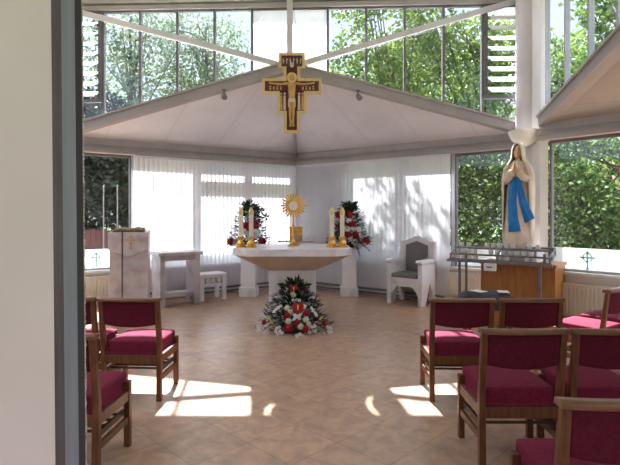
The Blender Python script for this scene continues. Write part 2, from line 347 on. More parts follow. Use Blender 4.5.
# --- clerestory of the front
def clerestory(p, q, n0, div, z_at, mull_m, louvres, panels, side, first=0):
    rz, ln = frame_of(p, q)
    def pane(name, u0, u1, m, y0, y1, par, top=HC, bot=None):
        k = MB(); za, zb = (z_at(u0), z_at(u1)) if bot is None else (bot, bot)
        k.prism([(u0,y0,za),(u1,y0,zb),(u1,y0,top),(u0,y0,top)], (0,y1-y0,0)); return k.build(name, m, par)
    for i in range(len(div)-1):
        u0, u1 = div[i], div[i+1]
        wcount[0] += 1
        desc = 'blank white translucent clerestory panel' if i in panels else ('clerestory opening with glass louvre blades' if i in louvres else 'clerestory pane showing trees outside')
        side_d = '%s, %s from the left' % (side, ['first','second','third','fourth','fifth','sixth','seventh','eighth','ninth','tenth','eleventh','twelfth'][i])
        e = thing('window_%d' % wcount[0], '%s, %s' % (desc, side_d), 'window', p, rz, kind='structure')
        k = MB(); w = .017
        k.prism([(u0,-.03,z_at(u0)),(u0+w,-.03,z_at(u0+w)),(u0+w,-.03,HC),(u0,-.03,HC)], (0,.06,0))
        k.prism([(u1-w,-.03,z_at(u1-w)),(u1,-.03,z_at(u1)),(u1,-.03,HC),(u1-w,-.03,HC)], (0,.06,0))
        k.box(u0+w,u1-w,-.025,.025,HC-.03,HC)
        k.build('window_frame', mull_m, e)
        if i in louvres:
            b0, b1 = 3.19, 4.40
            fr = MB()
            fr.box(u0+w,u0+w+.05,-.05,.05,b0-.04,b1+.04); fr.box(u1-w-.05,u1-w,-.05,.05,b0-.04,b1+.04); fr.box(u0+w,u1-w,-.04,.04,b0-.05,b0-.01)
            fr.build('louvre_frame', M['frame'], e)
            for j in range(8):
                zc = b0 + (j+.5)*(b1-b0)/8
                lb = MB(); x0, x1 = u0+w+.05, u1-w-.05
                lb.prism([(x0,-.10,zc-.05),(x0,-.092,zc-.056),(x0,.07,zc+.055),(x0,.062,zc+.061)], (x1-x0,0,0)); lb.build('louvre_blade', M['louvre'], e)
                cl = MB()
                for xx in (x0, x1-.03): cl.prism([(xx,-.115,zc-.062),(xx,-.06,zc-.045),(xx,.05,zc+.03),(xx,.04,zc+.055),(xx,-.1,zc-.03)], (.03,0,0))
                cl.build('blade_clip', M['frame'], e)
            g = pane('pane', u0+w, u1-w, M['glass'], -.004, .004, e, top=b0-.05)
            g = pane('pane', u0+w, u1-w, M['glass'], -.004, .004, e, top=HC-.03, bot=b1+.04)
        elif i in panels:
            pane('pane', u0+w, u1-w, M['glass'], .004, .010, e)
            # film with an added crescent slit, shaped to throw a sun sliver on the floor
            pc, z0, z1, bw = panels[i]
            k = MB(); n = 10; zt = HC-.03
            L_, R_ = u0+w, u1-w
            def cx(z): return pc - .05*(1-((2*(z-z0)/(z1-z0))-1)**2) + .02
            k.prism([(L_,-.008,z_at(L_)),(R_,-.008,z_at(R_)),(R_,-.008,z0),(L_,-.008,z0)], (0,.005,0))
            k.prism([(L_,-.008,z1),(R_,-.008,z1),(R_,-.008,zt),(L_,-.008,zt)], (0,.005,0))
            for j in range(n):
                za, zb = z0+(z1-z0)*j/n, z0+(z1-z0)*(j+1)/n
                k.prism([(L_,-.008,za),(cx(za)-bw,-.008,za),(cx(zb)-bw,-.008,zb),(L_,-.008,zb)], (0,.005,0))
                k.prism([(cx(za),-.008,za),(R_,-.008,za),(R_,-.008,zb),(cx(zb),-.008,zb)], (0,.005,0))
            k.build('white_film', M['white_panel'], e)
        else:
            pane('pane', u0+w, u1-w, M['glass'], -.004, .004, e)
lnLR = (Rp-Lp).length
def zf(u): return 2.75 + (3.71-2.75)*(1-abs(u-lnLR/2)/(lnLR/2))
h = lnLR/2
step = .567; hc = h+.035
div = [.03] + [hc-step*k for k in (5,4,3,2,1)] + [hc] + [hc+step*k for k in (1,2,3,4,5)] + [lnLR-.03]
clerestory(Lp, Rp, 0, div, zf, M['frame'], (0,11), {5:(h-.38,4.08,4.43,.02), 6:(h+.40,3.88,4.36,.02)}, 'above the altar bay')
lnE = (E3-E1).length
def ze(u): return 2.75 + (3.72-2.75)*(1-abs(u-lnE/2)/(lnE/2))
clerestory(E1, E3, 0, [.1+.545*k for k in range(8)], ze, M['frame_l'], (), {}, 'above the right bay')
AP.x += .035
# truss in front of the front clerestory
tr_off = Vector((0,-.062,0))
k = MB(); k.bar(Z(AP,3.55)+tr_off, Z(AP,HB)+tr_off, .05, .085, up=(1,0,0)); struct(k.build('trim_post', M['steel']), 'white vertical steel post rising above the hanging cross', 'post')
for s0, nm in ((Lp,'left'),(Rp,'right')):
    k = MB(); k.bar(Z(AP,3.62)+tr_off, Z(s0,4.585)+tr_off, .05, .08); struct(k.build('trim_brace_%s' % nm, M['steel']), 'white diagonal steel brace crossing the %s clerestory panes' % nm, 'brace')
for a, b, nm in ((Lp,Rp,'front'),(Rp,E3,'right'),(W3,Lp,'left')):
    k = MB(); k.bar(Z(a,HC+.035), Z(b,HC+.035), .12, .07); k.bar(Z(a,HC+.17), Z(b,HC+.17), .22, .16)
    struct(k.build('trim_head_%s' % nm, M['beam']), 'pale head beam above the %s clerestory' % nm, 'beam')
k = MB(); k.box(-4.5,3.6,-1.5,7.9,HB,HB+.1)
struct(k.build('ceiling', M['wall']), 'flat white upper ceiling over the centre', 'ceiling')
k = MB(); k.lathe([(.155,0),(.155,4.75)], (3.075,7.08,0), 28)
struct(k.build('trim_column', M['steel'], smooth=40), 'round white steel column behind the statue', 'column')
k = MB(); k.lathe([(.155,0),(.155,4.75)], (Lp.x+.05,7.35,0), 28)
struct(k.build('trim_column_left', M['steel'], smooth=40), 'round white steel column at the left corner', 'column')

# --- heating pipes along the floor under the blinds
for p, q, a, b, nm in ((Lp,Cp,1.2,4.2,'left'),(Cp,Rp,.15,3.2,'right')):
    rz, ln = frame_of(p, q)
    e = thing('trim_heating_%s' % nm, 'low grey heating pipes along the floor behind the %s blind' % nm, 'pipe', p, rz, kind='structure')
    for z in (.05,.12):
        k = MB(); k.tube([(a,-.1,z),(b,-.1,z)], .018, 8); k.build('heating_pipe', M['pipe'], e, smooth=40)

# --- near door at the left
dr = thing('door_1', 'cream folding door panel standing open at left foreground', 'door', (0,.79,0), kind='structure')
dr.rotation_euler = (0,-R(.55),0); dr.location.x = .0139*1.0
DX = 0.0
k = MB(); k.box(-1.9,-.4061+DX,0,.03,.005,2.6); k.build('door_leaf', M['door'], dr)
k = MB(); k.box(-.4061+DX,-.3903+DX,0,.012,.005,2.6); k.build('door_edge', M['door_brown'], dr)
k = MB(); k.box(-.3903+DX,-.3689+DX,0,.010,.005,2.6); k.build('door_seal', M['door_grey'], dr)
k = MB(); k.box(-.3689+DX,-.3583+DX,0,.003,.005,2.6); k.build('brush_strip', M['door_dark'], dr)
k = MB()
for i in range(420):
    z = .01+2.58*i/420; k.box(-.3583+DX,-.3566+DX-random.uniform(-.0008,.0008),.0,.002,z,z+.0052)
k.build('brush_fringe', M['door_fringe'], dr)

# ------------------------------------------------------------------ blinds and radiators
def blind(p, q, u0, u1, label):
    rz, ln = frame_of(p, q)
    e = thing('vertical_blind', label, 'blind', p, rz)
    k = MB(); k.box(u0, u1, -.075, -.03, HE0-.045, HE0-.002); k.build('headrail', M['blind_rail'], e)
    k = MB(); n = int((u1-u0)/.078); w = (u1-u0)/n
    for i in range(n):
        a = u0+i*w; kk = 5
        pts = [(a-.011+(w+.022)*j/kk, -.052-.011*(j/kk)-.006*sin(pi*j/kk)) for j in range(kk+1)]
        vs = [(x,y,.14) for x, y in pts] + [(x,y,HE0-.045) for x, y in pts]
        k.add(vs, [(j,j+1,kk+2+j,kk+1+j) for j in range(kk)])
    k.build('blind_slats', M['blind'], e, smooth=40)
blind(Lp, Cp, 1.10, lenLC-.02, 'white vertical fabric blind on the left wall behind the stone side table, brightly sunlit')
blind(Cp, Rp, .045, lenCR-1.13, 'white vertical fabric blind on the right wall behind the stone armchair, dappled with tree shadow')
def radiator(p, q, u0, u1, z0, z1, label):
    rz, ln = frame_of(p, q)
    e = thing('radiator', label, 'radiator', p, rz)
    k = MB(); k.box(u0,u1,-.085,-.045,z0,z1)
    n = int((u1-u0)/.05)
    for i in range(n):
        a = u0+(i+.2)*(u1-u0)/n; k.box(a,a+.028,-.1,-.085,z0+.03,z1-.03)
    k.build('radiator_panel', M['rad'], e, bevel=.006)
    k = MB(); k.box(u0,u1,-.09,-.04,z1,z1+.012); k.build('top_grille', M['rad'], e)
    for u in (u0+.06, u1-.06):
        k = MB(); k.tube([(u,-.065,0),(u,-.065,z0+.02)], .011, 8); k.build('feed_pipe', M['rad'], e, smooth=40)
    for u in (u0+.2, u1-.2):
        k = MB(); k.box(u-.02,u+.02,-.045,.001,z0+.1,z0+.2); k.build('bracket', M['rad'], e)
radiator(Lp, Cp, .1, 1.04, .12, .45, 'cream panel radiator under the left window beside the stone lectern')
radiator(Cp, Rp, lenCR-1.15, lenCR-.15, .15, .5, 'cream panel radiator behind the votive candle stand')
radiator(E1, E2, .2, 1.75, .16, .56, 'cream panel radiator under the right-hand window with the ring cross')

# ------------------------------------------------------------------ stone furniture
def swap(o): return o
rzL = frame_of(Lp, Cp)[0]; rzR = frame_of(Cp, Rp)[0]
# altar
al = thing('altar', 'white marble altar with wide chamfered top on a square block', 'altar', (-.235,6.95,0))
def octa(hx, hy, cx, cy, z): return [(-hx,-cy,z),(-cx,-hy,z),(cx,-hy,z),(hx,-cy,z),(hx,cy,z),(cx,hy,z),(-cx,hy,z),(-hx,cy,z)]
k = MB(); k.prism(octa(.79,.58,.57,.34,.90), (0,0,.092)); k.build('altar_top', M['marble'], al, bevel=.006)
k = MB(); a = octa(.77,.56,.55,.33,.90); b = octa(.335,.275,.30,.24,.69)
k.add(a+b, [(i,(i+1) % 8,8+(i+1) % 8,8+i) for i in range(8)] + [tuple(range(8)), tuple(range(15,7,-1))]); k.build('altar_underside', M['bounce_tan'], al)  # tan tone stands in for light bounced up from the floor
k = MB(); k.box(-.315,.315,-.26,.26,0,.69); k.build('altar_base', M['marble'], al, bevel=.006)
# lectern
lc = thing('lectern', 'grey marble lectern with pointed front panel and gold ring cross', 'lectern', (-2.57,7.16,0), R(14))
k = MB(); k.box(-.255,.255,-.2,.2,0,.98); k.build('lectern_body', M['marble_d'], lc, bevel=.006)
k = MB(); k.prism([(-.265,-.25,.95),(-.265,-.25,1.19),(.265,-.25,1.19),(.265,-.25,.95),(0,-.25,.85)][::-1], (0,.05,0)); fp = k.build('front_panel', M['marble_d'], lc, bevel=.005)
c = celtic_cross(.2).build('gold_ring_cross', M['dull_gold'], fp); c.location = (.03,-.25,1.05)
k = MB(); k.prism([(-.265,-.2,.95),(-.265,.2,.95),(-.265,.2,1.21),(-.265,-.2,1.19)], (.53,0,0)); k.build('lectern_top', M['marble_d'], lc, bevel=.005)
k = MB(); k.box(-.09,-.075,-.262,-.25,.02,1.2); k.build('dark_slit_strip', M['black'], lc)  # thin black upright strip drawn for the dark slit in the front
bk = thing('book', 'open brown-edged book lying on the marble lectern', 'book', (-2.57,7.12,1.192), R(14))
sl = math.atan2(.02,.4)
for s in (-1,1):
    k = MB(); k.prism([(0,-.14,.02),(s*.2,-.14,.025),(s*.2,-.14,.045),(s*.1,-.14,.06),(0,-.14,.04)] if s > 0 else [(0,-.14,.04),(s*.1,-.14,.06),(s*.2,-.14,.045),(s*.2,-.14,.025),(0,-.14,.02)], (0,.3,0)); o = k.build('pages', M['page'], bk); o.rotation_euler = (sl,0,0)
k = MB(); k.box(-.21,.21,-.15,.17,.012,.022); o = k.build('cover', M['oak_dk'], bk); o.rotation_euler = (sl,0,0)
# side table
sd = thing('side_table', 'grey marble side table with slab legs beside the lectern', 'table', (-2.16,8.06,0), rzL)
k = MB(); k.box(-.36,.36,-.25,.25,.79,.845); k.build('table_top', M['marble_d'], sd, bevel=.006)
for s in (-1,1):
    k = MB(); k.box(s*.285-.04,s*.285+.04,-.21,.21,0,.79); k.build('leg', M['marble_d'], sd, bevel=.005)
k = MB(); k.box(-.245,.245,-.1,.1,.12,.2); k.build('stretcher', M['marble_d'], sd, bevel=.005)
k = MB(); k.box(-.245,.245,-.19,-.15,.71,.79); k.build('apron', M['marble_d'], sd)
# stool
so = thing('stool', 'small white marble stool with pierced apron near the blind', 'stool', (-1.71,8.5,0), rzL)
k = MB(); k.box(-.25,.25,-.18,.18,.40,.445); k.build('seat', M['marble'], so, bevel=.006)
for sx in (-1,1):
    for sy in (-1,1):
        k = MB(); k.box(sx*.2-.035,sx*.2+.035,sy*.14-.03,sy*.14+.03,0,.40); k.build('leg', M['marble'], so, bevel=.004)
for sy in (-1,1):
    k = MB(); y0, y1 = sy*.14-.015, sy*.14+.015
    k.box(-.165,.165,y0,y1,.25,.28); k.box(-.165,.165,y0,y1,.38,.40)
    for x in (-.105,0,.105): k.box(x-.014,x+.014,y0,y1,.28,.38); k.box(x-.035,x-.014,y0,y1,.32,.345); k.box(x+.014,x+.035,y0,y1,.32,.345)
    k.build('pierced_apron', M['marble'], so)
for sx in (-1,1):
    k = MB(); k.box(sx*.2-.015,sx*.2+.015,-.11,.11,.25,.28); k.box(sx*.2-.015,sx*.2+.015,-.015,.015,.28,.4); k.build('pierced_apron', M['marble'], so)
# armchair: local +y is the way it faces
ac = thing('stone_armchair', 'white marble armchair with gabled grey back facing the altar', 'chair', (1.654,8.13,0), math.atan2(-.777,-.63)-pi/2)
for s in (-1,1):
    x = s*.275
    k = MB(); k.prism([(x-.035,.265,0),(x-.035,.265,.66),(x-.035,-.265,.66),(x-.035,-.265,0),(x-.035,-.17,0),(x-.035,-.03,.34),(x-.035,.13,0)][::-1], (.07,0,0)); k.build('side_panel', M['marble'], ac, bevel=.005)
    k = MB(); k.prism([(x-.055,-.2,.66),(x-.055,.27,.66),(x-.055,.31,.68),(x-.055,.31,.70),(x-.055,.27,.72),(x-.055,-.2,.72)], (.11,0,0)); k.build('armrest', M['marble'], ac, bevel=.008)
k = MB(); k.prism([(-.31,-.265,.35),(.31,-.265,.35),(.31,-.265,1.0),(.23,-.265,1.0),(0,-.265,1.09),(-.23,-.265,1.0),(-.31,-.265,1.0)], (0,.08,0)); bkp = k.build('backrest', M['marble'], ac, bevel=.005)
k = MB(); k.prism([(-.20,-.186,.50),(.20,-.186,.50),(.20,-.186,.93),(0,-.186,1.0),(-.20,-.186,.93)], (0,.02,0)); k.build('back_cushion', M['grey_cloth'], ac, bevel=.006)
k = MB(); k.box(-.24,.24,-.185,.26,.36,.43); k.build('seat', M['marble'], ac, bevel=.004)
k = MB(); k.box(-.225,.225,-.16,.275,.43,.50); k.build('seat_cushion', M['grey_cloth'], ac, bevel=.02, seg=3)
k = MB(); k.prism([(-.24,.2,.36),(-.24,.2,.16),(-.14,.2,.29),(.14,.2,.29),(.24,.2,.16),(.24,.2,.36)], (0,.05,0)); k.build('front_apron', M['marble'], ac)
# pedestals
def pedestal(x, y, label):
    e = thing('pedestal', label, 'pedestal', (x,y,0), R(-2), 'flower pedestals behind the altar')
    k = MB(); k.box(-.125,.125,-.125,.125,.17,.82); k.build('shaft', M['marble'], e, bevel=.004)
    k = MB(); k.box(-.155,.155,-.155,.155,0,.17); k.build('plinth', M['marble'], e, bevel=.006)
    k = MB(); k.box(-.155,.155,-.155,.155,.82,.86); k.build('cap', M['marble'], e, bevel=.006)
pedestal(-1.08,8.85,'white square pedestal behind the left end of the altar')
pedestal(.69,8.85,'white square pedestal behind the right end of the altar')
# corner stand and tabernacle
cs = thing('corner_stand', 'slim marble corner stand behind the altar holding the gold box', 'stand', (-.265,9.45,0))
k = MB(); k.box(-.08,.08,-.08,.08,.03,.91); k.build('post', M['marble'], cs)
k = MB(); k.box(-.16,.16,-.16,.16,0,.03); k.build('base', M['marble'], cs)
k = MB(); k.prism([(-.35,.0,.91),(0,-.17,.91),(.35,.0,.91),(0,.2,.91)], (0,0,.03)); k.build('shelf', M['marble_d'], cs)
tb = thing('tabernacle', 'small gold box on the corner stand behind the monstrance', 'tabernacle', (-.265,9.45,.94))
k = MB(); k.box(-.12,.12,-.1,.1,0,.24); k.build('box', M['gold'], tb, bevel=.006)
k = MB(); k.box(-.09,.09,-.112,-.1,.02,.11); k.build('door', M['bounce_tan'], tb)
k = MB(); k.box(-.13,.13,-.11,.11,.24,.265); k.build('lid', M['gold'], tb, bevel=.005)

# ------------------------------------------------------------------ altar vessels
AT = .992
mo = thing('monstrance', 'gold sunburst monstrance standing at the centre of the altar', 'monstrance', (-.235,7.05,AT))
k = MB(); k.lathe([(.085,0),(.085,.012),(.06,.03),(.03,.055),(.016,.09),(.012,.13),(.024,.15),(.024,.165),(.012,.185),(.012,.27),(.02,.29),(.012,.31),(.012,.39)], n=20); k.build('stem', M['gold'], mo, smooth=45)
k = MB(); zc = .57
for i in range(24):
    a = 2*pi*i/24; r0, r1 = .07, (.19 if i % 2 == 0 else .172); hw = .02
    d = Vector((cos(a),0,sin(a))); n_ = Vector((-sin(a),0,cos(a))); c0 = Vector((0,0,zc))
    k.prism([c0+d*r0+n_*hw*.55, c0+d*r0-n_*hw*.55, c0+d*(r1*.85)-n_*hw*.75, c0+d*r1, c0+d*(r1*.85)+n_*hw*.75], (0,.012 if i % 2 else .018,0))
k.build('sun_rays', M['gold'], mo)
k = MB()
n = 28
for i in range(n):
    a, b = 2*pi*i/n, 2*pi*(i+1)/n
    q = lambda r, w: (r*cos(w), -.012, zc+r*sin(w))
    k.prism([q(.064,a),q(.084,a),q(.084,b),q(.064,b)], (0,.04,0))
k.build('rim', M['gold'], mo)
k = MB(); k.prism([(.065*cos(2*pi*i/n), -.002, zc+.065*sin(2*pi*i/n)) for i in range(n)], (0,.01,0)); k.build('wafer', M['host'], mo)
cd = thing('candlestick', '', 'candlestick', (-.94,6.80,AT))
k = MB(); k.lathe([(.075,0),(.075,.02),(.055,.03),(.06,.055),(.045,.075),(.03,.095),(.045,.12),(.055,.135),(.04,.145)], n=8); k.build('base', M['gold'], cd, smooth=30)
for i in range(4):
    a = pi/4+i*pi/2; k = MB(); k.ball((.062*cos(a),.062*sin(a),.014), .014, 8); k.build('foot', M['gold'], cd, smooth=60)
k = MB(); k.lathe([(.03,.13),(.03,.46)], n=18); k.build('candle', M['wax'], cd, smooth=45)
k = MB(); k.lathe([(.034,.445),(.034,.5),(.022,.515),(.012,.54),(.004,.545)], n=18); k.build('brass_follower', M['brass'], cd, smooth=45)
cls = [(-.94,6.80,'tall ivory candle on gold base, outermost at the left end of the altar'),(-.80,6.80,'tall ivory candle on gold base at left, nearer the monstrance'),
       (.30,6.80,'tall ivory candle on gold base at right, nearer the monstrance'),(.44,6.82,'tall ivory candle on gold base, outermost at the right end of the altar')]
for i, (x, y, lab) in enumerate(cls):
    o = cd if i == 0 else copy_tree(cd); o.location = (x,y,AT); tag(o, lab, None, 'altar candlesticks')

# ------------------------------------------------------------------ flowers
def carnation_mesh():
    k = MB()
    for r, n, z, t in ((1,9,0,.1),(.8,8,.22,.5),(.55,6,.4,.9),(.3,5,.5,1.2)):
        for i in range(n):
            a = 2*pi*i/n + z*5
            d = Vector((cos(a), sin(a), t)).normalized(); u = Vector((-sin(a)*.3,cos(a)*.3,1))
            k.leaf((0,0,z*.3), d, u, r, .75*r+.2)
    k.ball((0,0,.15), .55, 8, jit=.12)
    return k
def daisy_mesh():
    k = MB()
    for i in range(10):
        a = 2*pi*i/10; k.leaf((0,0,.1), (cos(a),sin(a),.25), (0,0,1), 1, .6)
    for i in range(8):
        a = 2*pi*(i+.5)/8; k.leaf((0,0,.2), (cos(a),sin(a),.7), (0,0,1), .7, .5)
    k.ball((0,0,.24), .3, 6, mi=1)
    return k
def anth_mesh():
    k = MB(); pts = [(0,-1.1),(.55,-.45),(.8,.15),(.62,.62),(.3,.7),(0,.5),(-.3,.7),(-.62,.62),(-.8,.15),(-.55,-.45)]
    k.add([(0,0,.12)]+[(x,y,-.05+.22*(x*x)) for x, y in pts], [(0,1+i,1+(i+1) % 10) for i in range(10)])
    k.tube([(0,.3,.12),(0,.0,.28),(0,-.35,.4)], [.09,.09,.05], 6, mi=1)
    return k
def bud_mesh():
    k = MB(); k.tube([(0,0,0),(0,0,.4),(0,.05,.9),(0,.1,1.3)], [.1,.28,.25,.05], 7); return k
protos = {}
def proto(kind, colname):
    key = (kind, colname)
    if key not in protos:
        o = {'carnation':carnation_mesh,'chrysanthemum':daisy_mesh,'anthurium':anth_mesh,'lily_bud':bud_mesh}[kind]().build(kind, [M[colname], M['yellow']], smooth=50)
        protos[key] = [o, False]
    o, used = protos[key]; protos[key][1] = True
    if used:
        o = o.copy(); col.objects.link(o)
    return o
def bloom(root, kind, colname, p, nrm, s, label=None, roll=0):
    o = proto(kind, colname); o.parent = root
    q = Vector(nrm).to_track_quat('Z','Y')
    o.rotation_mode = 'QUATERNION'
    from mathutils import Quaternion
    o.rotation_quaternion = q @ Quaternion((0,0,1), roll)
    o.location = Vector(p) - root.location; o.scale = (s,s,s)
    if label: o['label'] = label
    return o
def frond(k, p, d, L, n=9, w=.03, droop=.3, ll=.12):
    p = Vector(p); d = Vector(d).normalized(); side = d.cross(Vector((0,0,1))); 
    if side.length < .01: side = Vector((1,0,0))
    side.normalize()
    for i in range(n):
        t = (i+1)/n; q = p + d*L*t + Vector((0,0,-droop*L*t*t)); l = ll*(1-.55*t)
        for s in (-1,1): k.leaf(q, side*s + d*.9 + Vector((0,0,.1)), (0,0,1), l, w)
    k.tube([p, p+d*L*.5+Vector((0,0,-droop*L*.25)), p+d*L+Vector((0,0,-droop*L))], .004, 4)

# arrangement at the altar foot
fa = thing('flower_arrangement', 'pyramid of red and white flowers on the floor before the altar', 'flowers', (-.19,6.25,0))
def fp1(u, v, off=0):
    px, py = 245+u/5.81, 265+v/5.81
    t = (py-277)/61; d = 6.50-.62*t - .08*sin(pi*min(max(t,0),1)) + abs(px-295)/39*.22*t
    return P(px, py, d-off)
k = MB(); c0 = Vector((0,0,0))
for i in range(1300):
    t = random.random()**.7; a = random.uniform(0, 2*pi); rr = math.sqrt(random.random())
    z = .56*(1-t)+.03; rx = .08+.39*t; ry = .05+.25*t
    p = Vector((rx*rr*cos(a), .14*(1-t)+ry*rr*sin(a), z)); dd = Vector((cos(a)*rx, sin(a)*ry-.1, random.uniform(-.05,.35)))
    k.leaf(p, dd, (random.uniform(-.4,.4),random.uniform(-.4,.4),1), random.uniform(.06,.12), random.uniform(.02,.035))
k.build('foliage', M['leaf_dk'], fa)
k = MB(); k.lathe([(.2,0),(.24,.03),(.22,.06)], n=20); k.build('tray', M['black'], fa, smooth=40)
def frond_part(p, d, L, m='leaf_dk', **kw):
    k = MB(); frond(k, p, d, L, **kw); k.build('palm_frond', M[m], fa)
for s in (-1,1):
    for (z, dx, dz, L) in ((.44,1,.25,.27),(.38,1,.1,.3),(.31,1,-.05,.32),(.24,1,-.15,.36),(.16,1,-.12,.42),(.50,.8,.6,.2)):
        frond_part((s*.03,0,z), (s*dx,-.25,dz), L)
k = MB()
for i in range(26):
    a = random.uniform(-1.3,1.3); k.leaf((random.uniform(-.06,.06),.12,.5), (sin(a)*.8,-.2,cos(a)*.6+.25), (0,1,.2), random.uniform(.09,.15), .035)
k.build('top_leaves', M['leaf_lt'], fa)
fl1 = [('anthurium','petal_red',283,140,.052),('anthurium','petal_red',308,248,.062),
 ('carnation','petal_cream',280,172,.036),('carnation','petal_cream',245,250,.032),('carnation','petal_cream',342,242,.032),('carnation','petal_cream',262,272,.03),
 ('carnation','petal_red',245,295,.042),('carnation','petal_red',253,367,.046),('carnation','petal_red',350,370,.042),('carnation','petal_red',300,335,.038),('carnation','petal_red',357,282,.036),
 ('carnation','petal_cream',252,327,.036),('carnation','petal_cream',353,318,.036),('carnation','petal_cream',323,357,.036),('carnation','petal_cream',370,345,.03),
 ('carnation','petal_red',112,332,.032),('carnation','petal_red',460,340,.032),('carnation','petal_pink',215,150,.03),('carnation','petal_pink',352,155,.03),
 ('lily_bud','bud',165,345,.06),('lily_bud','bud',432,318,.055),('lily_bud','bud',150,318,.05),('lily_bud','bud',340,130,.055),('lily_bud','bud',225,108,.05)]
whites = [(280,205),(300,205),(316,208),(290,292),(318,292),(288,314),(316,312),(303,300),
 (170,270),(182,258),(196,247),(210,238),(386,252),(396,266),(406,280),(414,292),
 (185,368),(200,362),(180,388),(205,384),(192,405),(216,395),(300,412),(318,402),(338,418),(305,428),(328,430),
 (370,372),(388,362),(404,355),(375,392),(398,380),(410,384),
 (75,358),(84,372),(76,388),(96,382),(88,402),(112,392),(480,362),(496,366),(484,384),(500,388),(490,402),(456,402)]
nm_ = {'petal_red':'red','petal_cream':'cream','petal_pink':'dusky pink'}
for kind, cn, u, v, s in fl1:
    p = fp1(u, v, .075 if kind == 'anthurium' else .035)
    if kind == 'lily_bud': o = bloom(fa, kind, cn, p, ((u-290)/200,-.5,.8), s, 'yellow-green lily bud')
    elif kind == 'anthurium': o = bloom(fa, kind, cn, p, (0,-1,.35), s*1.45, 'red heart-shaped anthurium flower'); 
    else: o = bloom(fa, kind, cn, p, ((u-290)/300,-1,.4), s*1.22, nm_[cn]+' carnation bloom')
for u, v in whites: bloom(fa, 'chrysanthemum', 'petal_white', fp1(u, v, .02+random.uniform(-.012,.02)), ((u-290)/300+random.uniform(-.2,.2),-1,.45+random.uniform(-.2,.2)), .0255, 'white chrysanthemum bloom', random.uniform(0,3))

def side_flowers(name_label, base, reds, whs, dark, fol, sx):
    e = thing('flower_arrangement', name_label, 'flowers', base)
    k = MB(); k.lathe([(.09,0),(.11,.05),(.10,.07)], n=16); k.build('bowl', M['black'], e, smooth=40)
    k = MB()
    for i in range(1400):
        t = random.random()**1.3; a = random.uniform(0,2*pi); rr = math.sqrt(random.random())
        z = .04+.74*t; r = .08+.29*(1-t)**.9
        p = Vector((r*rr*cos(a), .6*r*rr*sin(a), z)); k.leaf(p, (cos(a),sin(a)*.7-.2,random.uniform(-.3,.7)), (random.uniform(-.4,.4),random.uniform(-.4,.4),1), random.uniform(.07,.14), random.uniform(.025,.045))
    k.build('foliage', M['leaf_dk'], e)
    k = MB()
    for i in range(30):
        a = random.uniform(-1.2,1.2); k.leaf((random.uniform(-.07,.07),0,.62+random.uniform(-.06,.06)), (sin(a),-.2,cos(a)*.8), (0,1,.2), random.uniform(.1,.2), .05)
    k.build('top_leaves', M['leaf_lt'], e)
    for (p, d, L) in fol:
        k = MB(); frond(k, Vector(p)-Vector(base), d, L, n=7, ll=.1, w=.035); k.build('leaf_spray', M['leaf_dk'], e)
    for p in dark:
        k = MB(); q = Vector(p)-Vector(base)
        for i in range(5):
            a = 2*pi*i/5; k.leaf(q, (cos(a),-.3,sin(a)+.4), (0,1,0), .09, .04)
        k.build('purple_leaf', M['leaf_purple'], e)['label'] = 'dark purple leaf cluster'
    for p in reds: bloom(e, 'carnation', 'petal_red', p, (0,-1,.3), .08, 'red carnation bloom', random.uniform(0,3))
    for p in whs: bloom(e, 'carnation', 'petal_white', p, (0,-1,.3), .062, 'white carnation bloom', random.uniform(0,3))
    return e
q = lambda u, v, d=8.68: P(320+u/6.64, 190+v/6.64, d)
side_flowers('tall triangular spray of red and white flowers behind the right candles', (.69,8.85,.86),
 [q(195,165),q(125,165),q(205,222),q(185,295),q(240,300),q(305,340),q(215,225)], [q(215,255),q(255,260),q(195,205),q(265,300),q(240,360),q(300,348),q(195,325),q(185,258),q(228,345),q(255,372)],
 [q(120,250),q(110,300)], [(q(250,290),(1,-.2,.1),.2),(q(250,340),(.8,-.2,-.4),.22),(q(160,180),(-.8,0,.6),.22),(q(170,130),(.7,0,.7),.18),(q(250,350),(.2,-.3,-1),.2)], 1)
q = lambda u, v, d=8.68: P(225+u/7.75, 190+v/7.75, d)
side_flowers('tall triangular spray of red and white flowers behind the left candles', (-1.08,8.85,.86),
 [q(160,275),q(235,268),q(290,400),q(45,400),q(190,290)], [q(150,312),q(230,315),q(240,362),q(70,412),q(170,330),q(255,330),q(215,345),q(100,395)],
 [q(280,165),q(315,210),q(265,255),q(240,140),q(250,215)], [(q(140,340),(-1,-.2,.05),.24),(q(260,380),(1,-.2,-.05),.2),(q(220,170),(.8,0,.5),.22),(q(180,150),(-.6,0,.8),.15),(q(130,380),(-1,-.2,-.3),.25)], -1)

# ------------------------------------------------------------------ chapel chairs
ch = thing('chapel_chair', '', 'chair')
for s in (-1,1):
    x = s*.222
    k = MB(); k.prism([(x-.019,-.225,0),(x-.019,-.185,0),(x-.019,-.18,.42),(x-.019,-.235,.785),(x-.019,-.262,.785),(x-.019,-.22,.42)][::-1], (.038,0,0)); k.build('leg', M['oak'], ch, bevel=.004)
    k = MB(); k.box(x-.019,x+.019,.17,.21,0,.41); k.build('leg', M['oak'], ch, bevel=.005)
    k = MB(); k.box(x-.012,x+.012,-.2,.18,.15,.19); k.build('stretcher', M['oak'], ch, bevel=.003)
    k = MB(); k.box(x-.014,x+.014,-.19,.175,.29,.352); k.build('side_rail', M['oak'], ch, bevel=.003)
k = MB(); k.box(-.204,.204,-.215,-.19,.285,.35); k.build('rear_rail', M['oak'], ch, bevel=.003)
k = MB(); k.box(-.204,.204,.175,.2,.29,.35); k.build('front_rail', M['oak'], ch, bevel=.003)
for y in (-.12,-.04,.04,.12):
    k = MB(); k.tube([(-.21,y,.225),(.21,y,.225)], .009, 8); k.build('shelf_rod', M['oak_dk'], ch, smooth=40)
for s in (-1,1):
    k = MB(); k.box(s*.205-.008,s*.205+.008,-.18,.17,.205,.24); k.build('shelf_rail', M['oak_dk'], ch)
